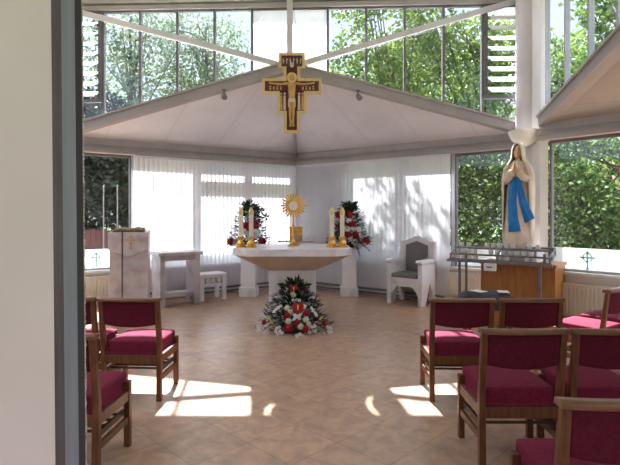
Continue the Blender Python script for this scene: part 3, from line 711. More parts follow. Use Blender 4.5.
def seat_pad():
    k = MB(); n = 8; vs = []; fs = []
    def top(i, j):
        a, b = i/n*2-1, j/n*2-1
        return .452+.014*(1-a**4)*(1-b**4)
    W_, y0, y1 = .202, -.19, .235
    for i in range(n+1):
        for j in range(n+1): vs.append((-W_+2*W_*i/n, y0+(y1-y0)*j/n, top(i,j)))
    for i in range(n):
        for j in range(n): fs.append((i*(n+1)+j,(i+1)*(n+1)+j,(i+1)*(n+1)+j+1,i*(n+1)+j+1))
    b = len(vs)
    per = [(i,0) for i in range(n)]+[(n,j) for j in range(n)]+[(i,n) for i in range(n,0,-1)]+[(0,j) for j in range(n,0,-1)]
    for i, j in per: vs.append((-W_+2*W_*i/n, y0+(y1-y0)*j/n, .352))
    m = len(per)
    for t in range(m):
        i, j = per[t]; i2, j2 = per[(t+1) % m]
        fs.append((i*(n+1)+j, b+t, b+(t+1) % m, i2*(n+1)+j2))
    fs.append(tuple(range(b, b+m)))
    k.add(vs, fs); return k
seat_pad().build('seat', M['maroon'], ch, smooth=50, bevel=.014, seg=3)
k = MB(); n = 10; vs = []
def bz(i): a = i/n*2-1; return .592-.018*(1-a*a)
for i in range(n+1):
    x = -.203+.406*i/n; a = i/n*2-1; cv = -.022*(1-a*a)
    for (dy, z) in ((-.255+cv,.772),(-.212+cv,.772),(-.195+cv,bz(i)),(-.235+cv,bz(i))): vs.append((x,dy,z))
fs = [(i*4+j,i*4+(j+1) % 4,(i+1)*4+(j+1) % 4,(i+1)*4+j) for i in range(n) for j in range(4)] + [(3,2,1,0),(n*4,n*4+1,n*4+2,n*4+3)]
k.add(vs, fs); k.build('backrest', M['maroon_d'], ch, smooth=50, bevel=.008)
k = MB(); vs = []
for i in range(n+1):
    a = i/n*2-1; x = .247*a; cv = -.022*(1-a*a)
    for (dy, z) in ((-.278+cv,.776),(-.278+cv,.796),(-.262+cv,.806),(-.215+cv,.80),(-.208+cv,.776)): vs.append((x,dy,z))
fs = [(i*5+j,(i+1)*5+j,(i+1)*5+(j+1) % 5,i*5+(j+1) % 5) for i in range(n) for j in range(5)] + [(0,1,2,3,4),(n*5+4,n*5+3,n*5+2,n*5+1,n*5)]
k.add(vs, fs); k.build('top_rail', M['oak_rail'], ch, smooth=40, bevel=.003)
wr = math.atan2(.8,-.6)-pi/2
chairs = [(-1.375,4.085,-.06,'maroon chair in the left front row, at the aisle end, casting shadow in sunlight','left block chairs'),
 (-1.88,4.115,-.06,'maroon chair in the left front row, half hidden behind the door edge','left block chairs'),
 (-1.37,2.94,-.07,'maroon chair in the left second row, its post and seat beside the door edge','left block chairs'),
 (1.172,4.06,-.04,'maroon chair in the right front row, at the aisle end','right block chairs'),
 (1.69,4.06,0,'maroon chair in the right front row, second from the aisle','right block chairs'),
 (1.20,3.05,0,'maroon chair in the right second row, at the aisle end','right block chairs'),
 (1.715,3.05,0,'maroon chair in the right second row, cut off by the right edge','right block chairs'),
 (1.11,1.985,0,'maroon chair nearest the camera at bottom right, mostly cut off','right block chairs'),
 (2.56,4.58,wr,'maroon chair turned toward the altar at far right, its seat in full sun','angled chairs at far right'),
 (2.98,4.90,wr,'maroon chair turned toward the altar at far right, behind the sunlit one','angled chairs at far right')]
for i, (x, y, rz, lab, g) in enumerate(chairs):
    o = ch if i == 0 else copy_tree(ch); o.location = (x,y,0); o.rotation_euler = (0,0,rz); tag(o, lab, None, g)

# ------------------------------------------------------------------ cabinet, plinth, statue
fd = Vector((.78,-.626,0)); bd = Vector((.626,.78,0)); rzC = math.atan2(fd.y, fd.x)
cb_c = Vector((2.6,6.3,0)) + bd*.27
cb = thing('wooden_cabinet', 'honey-coloured oak cabinet under the praying statue', 'cabinet', cb_c, rzC)
k = MB(); k.box(-.45,.45,-.27,.27,.0,.79); k.build('cabinet_body', M['wood_cab'], cb, bevel=.004)
k = MB(); k.box(-.465,.465,-.285,.285,.79,.83); k.build('cabinet_top', M['wood_cab'], cb, bevel=.006)
k = MB(); k.box(-.43,.43,-.276,-.27,.06,.76); k.build('front_panel', M['wood_cab'], cb, bevel=.003)
pl = MB(); pl.box(-.22,.22,-.18,.18,.83,1.0)
plo = pl.build('plinth', M['marble'], bevel=.008); plo.location = cb_c; plo.rotation_euler = (0,0,rzC)
tag(plo, 'low white plinth between the oak cabinet and the statue', 'plinth')
stt = thing('statue', 'painted statue of a praying woman in cream robe with blue sash', 'statue', (2.70,6.48,1.0), R(-36)); stt.scale = (.86,.92,1)
# statue local: faces -y
rings = [(0,.19,.15),(.04,.2,.16),(.2,.185,.15),(.4,.168,.138),(.6,.155,.128),(.75,.148,.12),(.86,.128,.102),(.93,.128,.102),(1.02,.148,.108),(1.08,.142,.1),(1.12,.10,.08),(1.142,.052,.05),(1.165,.042,.045),
         (1.175,.046,.056),(1.19,.056,.07),(1.215,.064,.08),(1.245,.068,.086),(1.275,.067,.085),(1.305,.056,.072),(1.325,.032,.042),(1.332,.008,.01)]
k = MB(); n = 36; vs = []; hd = R(-8)
for z, rx, ry in rings:
    f = max(0, (.95-z)/.95)
    for j in range(n):
        t = 2*pi*j/n
        w = 1+.13*min(1,f*4)+.05*f*sin(9*t+3*z)+.03*f*sin(17*t)
        x, y = rx*cos(t)*w, ry*sin(t)*w
        if z > 1.17:
            y -= .015
            fr = max(0, -sin(t))
            if fr > .97 and 1.2 < z < 1.26: y -= .016          # nose
            if 1.25 < z < 1.29 and fr > .6 and abs(cos(t)) > .2: y += .008   # eye sockets
        vs.append((x,y,z))
fs = []; mi = []
for i in range(len(rings)-1):
    for j in range(n): fs.append((i*n+j,i*n+(j+1) % n,(i+1)*n+(j+1) % n,(i+1)*n+j)); mi.append(1 if rings[i][0] >= 1.11 else 0)
k.add(vs, fs); k.m = mi
k.add([vs[j] for j in range(n)], [tuple(range(n))[::-1]], 0)
for s in (-1,1):
    k.tube([(s*.125,.0,1.07),(s*.165,-.01,.97),(s*.165,-.06,.88),(s*.1,-.13,.92),(s*.045,-.165,.985)], [.05,.06,.066,.06,.05], 10, 0)
    k.tube([(s*.045,-.165,.985),(s*.022,-.178,1.01),(s*.016,-.185,1.04)], [.03,.022,.018], 8, 1)          # wrist and palm
    k.tube([(s*.014,-.186,1.03),(s*.012,-.19,1.055)], [.02,.017], 8, 1, flat=1.2)
    for i, (dx, L) in enumerate(((-.02,.05),(-.007,.06),(.006,.057),(.018,.045))):
        k.tube([(s*.011,-.188+dx,1.05),(s*.008,-.192+dx,1.05+L*.6),(s*.005,-.19+dx,1.05+L)], [.0075,.007,.005], 6, 1)
    k.tube([(s*.018,-.165,1.02),(s*.016,-.152,1.045),(s*.01,-.15,1.065)], [.008,.008,.006], 6, 1)
    k.ball((s*.026,-.094,1.262), .008, 6, 2, sq=(1.3,.5,.6)); k.tube([(s*.013,-.098,1.28),(s*.028,-.096,1.284),(s*.042,-.085,1.278)], .003, 4, 2)
    k.ball((s*.07,-.15,.012), .035, 8, 1, sq=(.8,1.5,.5))
k.ball((0,-.094,1.208), .012, 6, 3, sq=(1.4,.5,.5))
k.build('body', [M['robe'], M['skin'], M['hair'], M['petal_pink']], stt, smooth=60)
# hair line under the veil
k = MB(); a0, a1 = R(-90+50), R(270-50); vs = []; N_ = 24; zr = [(1.15,.06,.066),(1.2,.071,.086),(1.26,.074,.094),(1.31,.062,.08),(1.336,.02,.03)]
for z, rx, ry in zr:
    for j in range(N_+1):
        t = a0+(a1-a0)*j/N_; vs.append((rx*cos(t), ry*sin(t)-.013, z))
k.add(vs, [(i*(N_+1)+j,i*(N_+1)+j+1,(i+1)*(N_+1)+j+1,(i+1)*(N_+1)+j) for i in range(len(zr)-1) for j in range(N_)]); k.build('hair', M['hair'], stt, smooth=60)
k = MB(); vs = []; N_ = 44
zr = [(.08,.205,.18,62),(.3,.215,.18,58),(.55,.222,.18,54),(.8,.228,.178,50),(.95,.222,.17,48),(1.05,.185,.145,46),(1.11,.135,.12,44),(1.16,.098,.11,44),(1.22,.088,.108,42),(1.28,.086,.108,38),(1.325,.072,.092,26),(1.35,.045,.06,8),(1.358,.01,.01,0)]
for z, rx, ry, op in zr:
    a0, a1 = R(-90+op), R(270-op)
    for j in range(N_+1):
        t = a0+(a1-a0)*j/N_; f = max(0,(1.1-z)); w = 1+.05*f*sin(14*t+2*z)
        vs.append((rx*cos(t)*w, ry*sin(t)*w-.005, z+(.02*sin(5*t) if z < .1 else 0)))
k.add(vs, [(i*(N_+1)+j,i*(N_+1)+j+1,(i+1)*(N_+1)+j+1,(i+1)*(N_+1)+j) for i in range(len(zr)-1) for j in range(N_)])
vo = k.build('veil', M['veil'], stt, smooth=60); sm = vo.modifiers.new('solid','SOLIDIFY'); sm.thickness = .01; sm.offset = 1
sh = None
k = MB()
bl = [(z, .146, .119) for z in (.855,.875,.9,.92)]
vs = [(rx*cos(2*pi*j/32), ry*sin(2*pi*j/32), z) for z, rx, ry in bl for j in range(32)]
k.add(vs, [(i*32+j,i*32+(j+1) % 32,(i+1)*32+(j+1) % 32,(i+1)*32+j) for i in range(3) for j in range(32)])
def tail(pts):
    vs = []; m_ = 6
    for x, y, z, w, sl_ in pts:
        for j in range(m_+1):
            a = j/m_-.5; vs.append((x+a*w, y-.008*cos(a*pi*5)-.012*cos(a*pi)+abs(a)*w*.25, z+a*sl_))
    k.add(vs, [(i*(m_+1)+j,i*(m_+1)+j+1,(i+1)*(m_+1)+j+1,(i+1)*(m_+1)+j) for i in range(len(pts)-1) for j in range(m_)])
tail([(-.03,-.112,.91,.07,0),(-.045,-.14,.78,.10,0),(-.05,-.158,.6,.12,0),(-.035,-.17,.4,.14,-.0),(-.01,-.178,.22,.17,.01)])
tail([(.02,-.112,.91,.06,0),(.05,-.138,.78,.085,.01),(.09,-.15,.62,.10,.03),(.145,-.15,.48,.115,.05),(.195,-.14,.36,.13,.06)])
so_ = k.build('sash', M['sash'], stt, smooth=60); sm = so_.modifiers.new('solid','SOLIDIFY'); sm.thickness = .012; sm.offset = 0
k = MB(); k.lathe([(.2,-.0),(.21,.008),(.2,.018)], n=28, sy=.85); k.build('statue_base', M['robe'], stt, smooth=40)
# column uplighter bowl
up = thing('wall_uplighter', 'white frosted bowl uplighter fixed to the column above the statue', 'lamp', (2.95,6.84,2.375))
k = MB(); prof = [(r_, z_*1.2) for r_, z_ in [(.03,0),(.11,.02),(.18,.07),(.215,.13),(.225,.17),(.215,.17),(.2,.125),(.165,.075),(.1,.035),(.01,.02)]]; k.lathe(prof, n=28); k.build('bowl', M['bowl'], up, smooth=50)
k = MB(); k.box(-.01,.07,.06,.14,.04,.13); k.build('bracket', M['steel'], up)

# ------------------------------------------------------------------ votive stand
vs0 = Vector((1.80,6.58,0)); vs1 = Vector((2.83,5.835,0)); vd = (vs1-vs0); vw = vd.length; rzV = math.atan2(vd.y, vd.x)
vt = thing('votive_candle_stand', 'grey steel tiered votive candle stand in front of the oak cabinet', 'candle stand', vs0, rzV)
def rod(name, a, b, r=.014, par=None):
    k = MB(); k.tube([a,b], r, 8); return k.build(name, M['metal'], par or vt, smooth=40)
for x in (.16,vw-.14):
    for y in (.03,.29): rod('leg', (x,y,0), (x,y,.85 if y < .1 else .95), .018)
    rod('foot_bar', (x,.03,.12), (x,.29,.12), .012)
k = MB(); k.box(0,vw,-.01,.02,.825,.855); k.build('front_bar', M['metal'], vt)
tiers = [(.06,.85),(.17,.905),(.28,.99)]
for y, z in tiers:
    k = MB(); k.box(.02,vw-.02,y-.045,y+.045,z,z+.008); k.box(.02,vw-.02,y-.05,y-.045,z,z+.02); k.build('tier_tray', M['metal'], vt)
rod('guard_rail', (.04,.34,1.02), (vw-.02,.34,1.02)); rod('guard_rail', (.1,.0,.93), (vw-.1,.0,.93), .011)
rod('guard_rail', (.08,.12,1.0), (vw-.06,.12,1.0), .011)
for x in (.05,vw*.5,vw-.03):
    rod('rail_upright', (x,.34,.93), (x,.34,1.02), .012); rod('rail_upright', (x,.0,.84), (x,.0,.93), .011); rod('sloping_rail', (x,.0,.93), (x,.34,1.02), .011); rod('tray_support', (x,.0,.84), (x,.34,.955), .011)
k = MB(); k.box(.5,.64,-.075,-.011,.74,.83); cbx = k.build('coin_box', M['white'], vt, bevel=.004); cbx['label'] = 'small white coin box'
k = MB(); k.box(.54,.60,-.079,-.075,.78,.795); k.build('coin_slot', M['black'], cbx)
vc = thing('votive_candle', '', 'candle')
k = MB(); k.lathe([(.026,0),(.03,.005),(.032,.068),(.03,.068),(.029,.06),(.001,.058)], n=12); k.build('candle_cup', M['white'], vc, smooth=40)
k = MB(); k.tube([(0,0,.058),(0,0,.072)], .0025, 5); k.build('wick', M['black'], vc)
first = True
lay = [(0,'front',[.12,.2,.28,.36,.66,.74,.98,1.06]),(1,'middle',[.1,.17,.24,.31,.52,.60,.68,.76,.84,.92,1.0,1.08][:11]),(2,'top',[.1,.2,.44,.52,.6,.68,.76,.96,1.06])]
words = ['first','second','third','fourth','fifth','sixth','seventh','eighth','ninth','tenth','eleventh']
for ti, tn, xs in lay:
    for i, x in enumerate(xs):
        o = vc if first else copy_tree(vc); first = False
        y, z = tiers[ti]; lx = Vector((x,y,0)); r_ = Matrix.Rotation(rzV,3,'Z') @ lx
        o.location = (vs0.x+r_.x, vs0.y+r_.y, z+.008); o.rotation_euler = (0,0,rzV)
        tag(o, 'white votive candle cup on the %s tier of the stand, %s from left' % (tn, words[i]), None, 'votive candles on the stand')
# dark covered table with papers in front of the stand
tbz = thing('low_table', 'low table under a dark blue-grey cloth in front of the votive stand', 'table', (1.93,5.45,0), R(-8))
k = MB(); k.box(-.24,.24,-.16,.16,.555,.575); k.build('table_top', M['oak'], tbz)
for sx in (-1,1):
    for sy in (-1,1):
        k = MB(); k.box(sx*.21-.018,sx*.21+.018,sy*.13-.018,sy*.13+.018,0,.555); k.build('leg', M['oak'], tbz)
k = MB(); nx, ny = 14, 10; vs = []
for i in range(nx+1):
    for j in range(ny+1):
        x, y = -.31+.62*i/nx, -.23+.46*j/ny
        ex, ey = max(0,abs(x)-.25), max(0,abs(y)-.17); dz = min(.16,(ex+ey)*2.6)
        vs.append((min(max(x,-.265),.265), min(max(y,-.185),.185), .583-dz+.012*sin(9*x)*sin(11*y)*(1 if dz == 0 else 0)+(.02*max(0,-x) if dz == 0 else 0)))
k.add(vs, [(i*(ny+1)+j,(i+1)*(ny+1)+j,(i+1)*(ny+1)+j+1,i*(ny+1)+j+1) for i in range(nx) for j in range(ny)])
tc_ = k.build('tablecloth', M['dark_cloth'], smooth=60); tc_.location = (1.93,5.45,0); tc_.rotation_euler = (0,0,R(-8)); tag(tc_, 'dark blue-grey cloth draped over the low table', 'cloth')
sm = tc_.modifiers.new('solid','SOLIDIFY'); sm.thickness = .006; sm.offset = 1
for (x, y, a, lab) in ((1.83,5.42,.5,'white paper sheet on the dark cloth, left one'),(2.08,5.38,-.2,'white paper sheet on the dark cloth, right one')):
    k = MB(); k.box(-.055,.055,-.075,.075,0,.004); o = k.build('paper_sheet', M['white']); o.location = (x,y,.608); o.rotation_euler = (0,0,a); tag(o, lab, 'paper', 'sheets on the dark cloth')

# ------------------------------------------------------------------ hanging cross
cr = thing('hanging_icon_cross', 'large painted icon cross with gilded border hanging above the altar', 'cross', (-.262,7.22,2.615))
H = 1.16; sc = 1.0
outl = [(.115,0),(.115,.28),(.215,.28),(.215,.565),(.43,.565),(.43,.79),(.12,.79),(.12,.94),(.19,.94),(.19,1.16)]
full = outl + [(-x,z) for x, z in outl[::-1]]
def inset(pts, d):                 # axis-aligned outline inset
    out = []; n = len(pts)
    for i in range(n):
        a, b, c = Vector(pts[i-1]), Vector(pts[i]), Vector(pts[(i+1) % n])
        e1, e2 = (b-a).normalized(), (c-b).normalized()
        n1, n2 = Vector((-e1.y,e1.x)), Vector((-e2.y,e2.x))
        out.append(tuple(b + (n1+n2)*d if abs(e1.dot(e2)) < .5 else b + n1*d))
    return out
k = MB(); k.prism([(x,0,z) for x, z in full], (0,.04,0)); k.build('gilded_border', M['gold_pale'], cr)
k = MB(); k.prism([(x,-.004,z) for x, z in inset(full,.042)], (0,.006,0)); k.build('painted_ground', M['icon_red'], cr)
k = MB(); k.box(-.15,.15,-.007,-.003,.96,1.1); k.box(-.385,-.12,-.007,-.003,.62,.745); k.box(.12,.385,-.007,-.003,.62,.745); k.box(-.055,.055,-.0065,-.003,.1,.7); k.build('dark_panel', M['icon_dark'], cr)
k = MB(); y = -.012
k.ball((0,y,.80), .045, 10, sq=(.8,.3,1.1)); k.prism([(-.06,y,.73),(.06,y,.73),(.04,y,.5),(.035,y,.42),(-.035,y,.42),(-.04,y,.5)][::-1], (0,.01,0))
for s in (-1,1):
    k.tube([(s*.05,y,.715),(s*.16,y,.70),(s*.30,y,.715)], [.02,.016,.012], 6, flat=1); k.ball((s*.315,y,.72), .018, 6, sq=(1,.3,1))
    k.tube([(s*.02,y,.44),(s*.022,y,.26),(s*.014,y,.13)], [.026,.02,.014], 6); k.ball((s*.02,y,.11), .018, 6, sq=(1,.3,1.4))
k.build('painted_figure', M['icon_skin'], cr, smooth=50)
k = MB(); k.prism([(-.05,y-.004,.5),(.05,y-.004,.5),(.055,y-.004,.37),(-.055,y-.004,.37)][::-1], (0,.01,0)); k.build('loincloth', M['icon_pale'], cr)
k = MB(); k.prism([(.075*cos(2*pi*i/20),-.008,.80+.075*sin(2*pi*i/20)) for i in range(20)], (0,.004,0)); k.build('halo', M['gold_pale'], cr)
for s in (-1,1):
    for x, mm in ((.105,'icon_pale'),(.155,'icon_skin')):
        k = MB(); k.prism([(s*x-.02,-.009,.33),(s*x+.02,-.009,.33),(s*x+.014,-.009,.54),(s*x-.014,-.009,.54)], (0,.006,0)); k.ball((s*x,-.008,.565), .017, 8, sq=(1,.3,1)); k.build('side_figure', M[mm], cr)
    k = MB()
    for i in range(4): xx = s*(.16+.05*i); k.ball((xx,-.009,.655+.012*(i % 2)), .014, 6, sq=(1,.3,1)); k.box(xx-.012,xx+.012,-.01,-.007,.62,.65)
    k.build('small_figures', M['icon_skin'], cr)
k = MB()
for i in range(6): xx = -.125+.05*i; k.box(xx-.006,xx+.006,-.01,-.007,1.0,1.075); k.box(xx-.006,xx+.018,-.01,-.007,1.03+.02*(i % 2),1.045+.02*(i % 2))
k.ball((0,-.009,.98), .03, 8, sq=(1,.3,1.3)); k.build('top_strokes', M['icon_pale'], cr)
for s in (-1,1):
    k = MB(); k.tube([(s*.1,.02,1.16),(s*.02,.26,1.9)], .003, 5); k.build('hanging_wire', M['metal'], cr)
# spotlights on the rafters
sp = thing('spotlight', '', 'lamp')
k = MB(); k.box(-.03,.03,-.03,.03,-.02,.0); k.tube([(0,0,-.01),(0,-.01,-.06)], .009, 6); k.build('bracket', M['frame'], sp)
k = MB(); k.tube([(0,.035,-.05),(0,-.02,-.09),(.02,-.07,-.135)], [.02,.036,.042], 12); k.build('lamp_head', M['metal'], sp, smooth=40)
for i, (px, py, lab) in enumerate(((224,86,'small grey spotlight under the left rafter'),(358,81,'small grey spotlight under the right rafter'))):
    o = sp if i == 0 else copy_tree(sp); t = (px-310)/F; yy = 7.36
    rr = 3.71-(3.71-2.75)*abs((t*yy)-AP.x)/h
    o.location = (t*yy, yy, rr-.165); tag(o, lab, None, 'rafter spotlights')

# ------------------------------------------------------------------ outdoors
gr = MB(); gr.box(-40,40,-20,60,-.4,-.15)
struct(gr.build('ground', M['grass']), 'grass outside the chapel', 'ground')
def foliage(k, blobs, n, size, asp=.55, shell=.35):
    tot = sum(b[3]*b[4]*b[5] for b in blobs)
    for (cx, cy, cz, rx, ry, rz) in blobs:
        m = int(n*rx*ry*rz/tot)
        for i in range(m):
            while True:
                v = Vector((random.uniform(-1,1),random.uniform(-1,1),random.uniform(-1,1)))
                if shell < v.length < 1: break
            p = Vector((cx+v.x*rx, cy+v.y*ry, cz+v.z*rz))
            d = Vector((random.gauss(0,1),random.gauss(0,1),random.gauss(-.3,.8)))
            k.leaf(p, d, (random.gauss(0,1),random.gauss(0,1),random.gauss(0,1)), size*random.uniform(.7,1.3), size*asp*random.uniform(.7,1.2))
def tree(name, label, cat, x, y, th, blobs, n, size, lm, group, tr=.12, shell=.3, branches=10):
    e = thing(name, label, cat, (x,y,-.15), group=group)
    bl = [(a,b,c+.15,d,f,g) for a, b, c, d, f, g in blobs]
    k = MB(); k.tube([(0,0,0),(.05,0,th*.5),(.02,.05,th)], [tr,tr*.8,tr*.3], 8)
    for i in range(branches):
        b = random.choice(bl); z0 = th*random.uniform(.35,.95)
        t = Vector((b[0]+random.uniform(-.8,.8)*b[3], b[1]+random.uniform(-.8,.8)*b[4], b[2]+random.uniform(-.3,.9)*b[5]))
        s0 = Vector((.04,0,z0)); k.tube([s0, s0.lerp(t,.5)+Vector((0,0,.12)), t], [tr*.35,tr*.22,tr*.08], 5)
    k.build('trunk', M['bark'], e, smooth=50)
    k = MB(); foliage(k, bl, n, size, shell=shell); k.build('foliage', M[lm], e)
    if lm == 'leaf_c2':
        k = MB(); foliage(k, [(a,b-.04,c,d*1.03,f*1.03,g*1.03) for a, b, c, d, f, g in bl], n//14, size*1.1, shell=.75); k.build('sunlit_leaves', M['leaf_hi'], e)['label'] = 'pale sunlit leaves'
    return e
G1 = 'trees outside the clerestory'; G2 = 'shrubs outside the right windows'
tree('birch_tree', 'slender pale-leaved tree seen through the far left clerestory panes', 'tree', -7.2, 20, 9.5, [(-.6,0,6.6,1.7,1.3,1.8),(.9,0,7.6,1.6,1.3,1.9),(-.2,0,9.3,1.3,1.1,1.2),(-1.6,0,8.6,1.2,1.1,1.3)], 3700, .2, 'leaf_a', G1, .13, 0, 26)
tree('birch_tree', 'slender pale-leaved tree seen through the middle left clerestory panes', 'tree', -4.4, 21, 9.5, [(-.6,0,7.2,1.4,1.2,1.6),(.6,0,8.4,1.3,1.2,1.5),(.2,0,6.5,1.3,1.2,1.2),(-1,0,9.2,1.1,1.1,1.1)], 3500, .2, 'leaf_a', G1, .12, 0, 26)
tree('leafy_tree', 'bright green leafy tree seen through the panes right of the cross', 'tree', 2.3, 14, 6.0, [(-.3,0,5.0,1.2,.9,1.1),(.7,0,6.0,1.1,.9,1.0),(-.9,.2,6.1,.8,.7,.8),(.2,0,4.2,1.3,.8,.9),(-1.0,0,7.3,.9,.7,.6),(.3,0,7.5,1.1,.7,.6),(-2.0,.2,5.2,.8,.6,.9)], 7500, .16, 'leaf_b', G1, .11, .1, 16)
tree('leafy_tree', 'bright green leafy tree seen beside the right louvre blades', 'tree', 5.0, 14.3, 6.2, [(-.5,0,5.2,1.3,.9,1.2),(.8,0,6.0,1.3,.9,1.1),(0,0,4.1,1.6,.9,1.0),(-.3,0,6.5,1.0,.8,.7),(-1.6,0,6.9,.9,.8,.8)], 7500, .16, 'leaf_b', G1, .12, .1, 16)
tree('leafy_tree', 'tall green tree seen through the far right clerestory', 'tree', 8.4, 12.0, 7.0, [(-.6,0,5.4,1.6,1.2,1.4),(.9,0,6.6,1.6,1.3,1.5),(0,0,7.9,1.4,1.2,1.2),(-1.1,0,7.0,1.2,1,1.2)], 8000, .18, 'leaf_b', G1, .15, .1, 18)
tree('leafy_tree', 'tall green tree standing behind the far right clerestory, further off', 'tree', 11.5, 13.5, 8.0, [(-.6,0,6.4,2.0,1.4,1.8),(.9,0,7.8,2.0,1.4,1.7)], 6000, .22, 'leaf_c', G1, .15, .1, 14)
tree('leafy_tree', 'dense tree crown low in the panes just right of the white panels', 'tree', .3, 12.6, 4.4, [(0,0,3.9,.85,.6,1.2),(.25,0,4.6,.5,.5,.6)], 3800, .14, 'leaf_c2', G1, .09, .0, 10)  # crown placed and shaped to shade the lower part of the right blind
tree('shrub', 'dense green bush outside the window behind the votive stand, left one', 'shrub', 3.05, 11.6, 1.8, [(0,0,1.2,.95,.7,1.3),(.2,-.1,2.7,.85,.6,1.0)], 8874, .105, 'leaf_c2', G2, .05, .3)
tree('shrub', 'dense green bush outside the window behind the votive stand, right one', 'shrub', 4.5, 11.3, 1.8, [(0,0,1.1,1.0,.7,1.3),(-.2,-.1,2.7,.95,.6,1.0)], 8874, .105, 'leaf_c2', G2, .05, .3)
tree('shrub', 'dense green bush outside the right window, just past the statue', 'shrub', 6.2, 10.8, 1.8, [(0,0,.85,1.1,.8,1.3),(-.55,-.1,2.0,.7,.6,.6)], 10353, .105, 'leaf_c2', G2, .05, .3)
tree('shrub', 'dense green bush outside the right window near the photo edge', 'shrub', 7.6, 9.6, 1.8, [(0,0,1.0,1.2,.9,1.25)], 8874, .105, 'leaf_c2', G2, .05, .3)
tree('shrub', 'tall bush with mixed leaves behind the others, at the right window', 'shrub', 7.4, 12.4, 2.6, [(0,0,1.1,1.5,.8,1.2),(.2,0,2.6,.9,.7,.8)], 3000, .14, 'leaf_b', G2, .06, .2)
tree('shrub', 'low bush with rust red leaves outside the right window', 'shrub', 6.3, 9.9, 1.6, [(.0,0,2.35,.2,.2,.22)], 70, .1, 'leaf_red', None, .02, .0, 4)
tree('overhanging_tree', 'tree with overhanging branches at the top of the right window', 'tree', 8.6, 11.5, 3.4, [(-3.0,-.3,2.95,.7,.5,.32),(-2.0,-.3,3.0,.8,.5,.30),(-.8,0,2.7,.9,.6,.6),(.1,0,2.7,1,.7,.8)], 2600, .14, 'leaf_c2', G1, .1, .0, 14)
tree('conifer', 'dark evergreen tree outside the left window behind the lectern', 'tree', -6.1, 13.3, 4.5, [(0,0,2.2,1.5,1,1.7),(.3,0,3.6,1.3,.9,1.2)], 11000, .17, 'leaf_d', None, .14, .2)
tree('conifer', 'dark evergreen tree at the edge of the left window, beside the door edge', 'tree', -8.2, 14.2, 4.8, [(0,0,2.2,1.5,1,1.8),(.3,0,3.8,1.4,.9,1.3)], 9000, .18, 'leaf_d', None, .14, .2)
tree('conifer', 'dark evergreen tree partly hidden by the left blind', 'tree', -4.4, 14.0, 4.6, [(0,0,2.2,1.3,1,1.7),(0,0,3.5,1.0,.8,.9)], 8000, .18, 'leaf_d', None, .14, .2)
G3 = 'background trees beyond the garden'
for i, (x, y, lab) in enumerate(((5.2,30,'further green tree behind the panes right of the cross'),(9.8,31,'further green tree behind the right louvre blades'),(15,30,'further green tree behind the right column'),(20,27,'further green tree at the far right window'))):
    tree('background_tree', lab, 'tree', x, y, 8, [(-1.3,0,4,2.3,1.2,2.6),(1.3,0,4.6,2.4,1.2,2.6),(-.5,0,7.8,2.6,1.2,2.3),(.8,0,10.2,2.2,1.2,2.2)], 6000, .34, 'leaf_b', G3, .25, .0, 14)
# fence
fe = thing('garden_fence', 'red-brown close-boarded fence outside the left window', 'fence', (-7.6,11.6,-.15))
k = MB()
for i in range(34): k.box(i*.12,i*.12+.112,0,.02,0,1.22+(.01 if i % 2 else 0))
k.build('fence_boards', M['fence'], fe)
for x in (0,2.0,4.0):
    k = MB(); k.box(x,x+.09,.02,.11,0,1.3); k.build('post', M['fence'], fe)
gp = thing('reflection_rod', '', 'pole', (-4.5,10.9,-.15))  # rods added to stand in for upright reflections at the left window
k = MB(); k.tube([(0,0,0),(0,0,2.2)], .014, 8); k.build('post', M['frame'], gp, smooth=40)
k = MB(); k.ball((0,0,2.2), .022, 8); k.build('post_cap', M['frame'], gp, smooth=60)
tag(gp, 'thin rod standing in for a reflection in the left window, left of the pair', None, 'window reflection rods')
g2 = copy_tree(gp); g2.location = (-4.16,10.8,-.15); tag(g2, 'thin rod standing in for a reflection in the left window, nearer the lectern', None, 'window reflection rods')
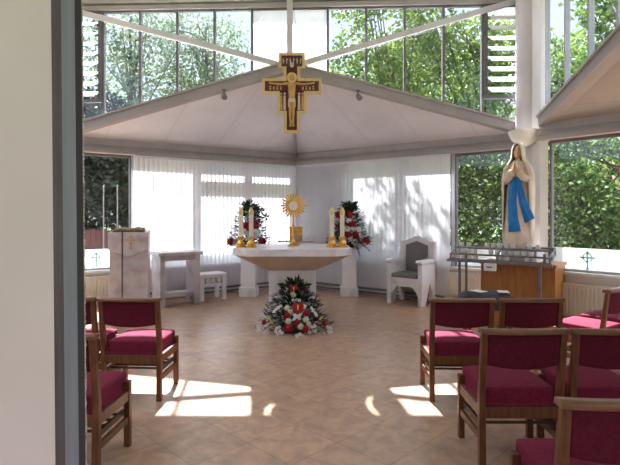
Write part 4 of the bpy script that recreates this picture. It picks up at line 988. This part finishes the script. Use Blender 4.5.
# house beyond
ho = thing('house', 'pale house with red tiled roof far beyond the right window', 'house', (18.0,32.0,-.15))
k = MB(); k.box(-4,4,-3,3,0,2.9); k.build('wall', M['brick'], ho)
k = MB(); k.prism([(-4.4,-3.4,2.8),(-4.4,3.4,2.8),(-4.4,0,4.6)], (8.8,0,0)); k.build('roof', M['rooftile'], ho)
for x in (-2.2,1.4):
    k = MB(); k.box(x,x+1.1,-3.05,-3,1.0,2.2); k.build('window', M['frame'], ho)

# ------------------------------------------------------------------ light and camera
w = bpy.data.worlds.new('sky'); bpy.context.scene.world = w; w.use_nodes = True; nt = w.node_tree; N = nt.nodes; L = nt.links
bg = N['Background']; tc = N.new('ShaderNodeTexCoord'); sx = N.new('ShaderNodeSeparateXYZ'); L.new(tc.outputs['Generated'], sx.inputs[0])
rp = N.new('ShaderNodeValToRGB'); e = rp.color_ramp.elements; e[0].position = 0; e[0].color = (.165,.178,.20,1); e[1].position = .62; e[1].color = (.80,.89,1,1)
e3 = e.new(.40); e3.color = (.15,.172,.215,1)
L.new(sx.outputs['Z'], rp.inputs['Fac']); L.new(rp.outputs['Color'], bg.inputs['Color']); bg.inputs['Strength'].default_value = 3.0
sd_ = bpy.data.lights.new('sun', 'SUN'); sd_.energy = 15.0; sd_.angle = R(.6); sd_.color = (1,.975,.95)
so2 = bpy.data.objects.new('sun', sd_); col.objects.link(so2); so2.location = (-2,20,20)
so2.rotation_euler = Vector((.115,-1,-1.105)).to_track_quat('-Z','Y').to_euler()
cam = bpy.data.cameras.new('camera'); cam.sensor_width = 36; cam.lens = 36*F/620; cam.shift_y = -18.5/620; cam.clip_start = .05; cam.clip_end = 300
co = bpy.data.objects.new('camera', cam); col.objects.link(co); co.location = (0,0,CAMZ); co.rotation_euler = (R(90),0,0)
S = bpy.context.scene; S.camera = co
S.view_settings.view_transform = 'Standard'; S.view_settings.look = 'None'; S.view_settings.exposure = 1.2; S.view_settings.gamma = 1
S.view_settings.use_white_balance = True; S.view_settings.white_balance_temperature = 6250; S.view_settings.white_balance_tint = 12.5
S.cycles.max_bounces = 10; S.cycles.diffuse_bounces = 6; S.cycles.transparent_max_bounces = 24; S.cycles.sample_clamp_indirect = 6
S.cycles.use_denoising = True
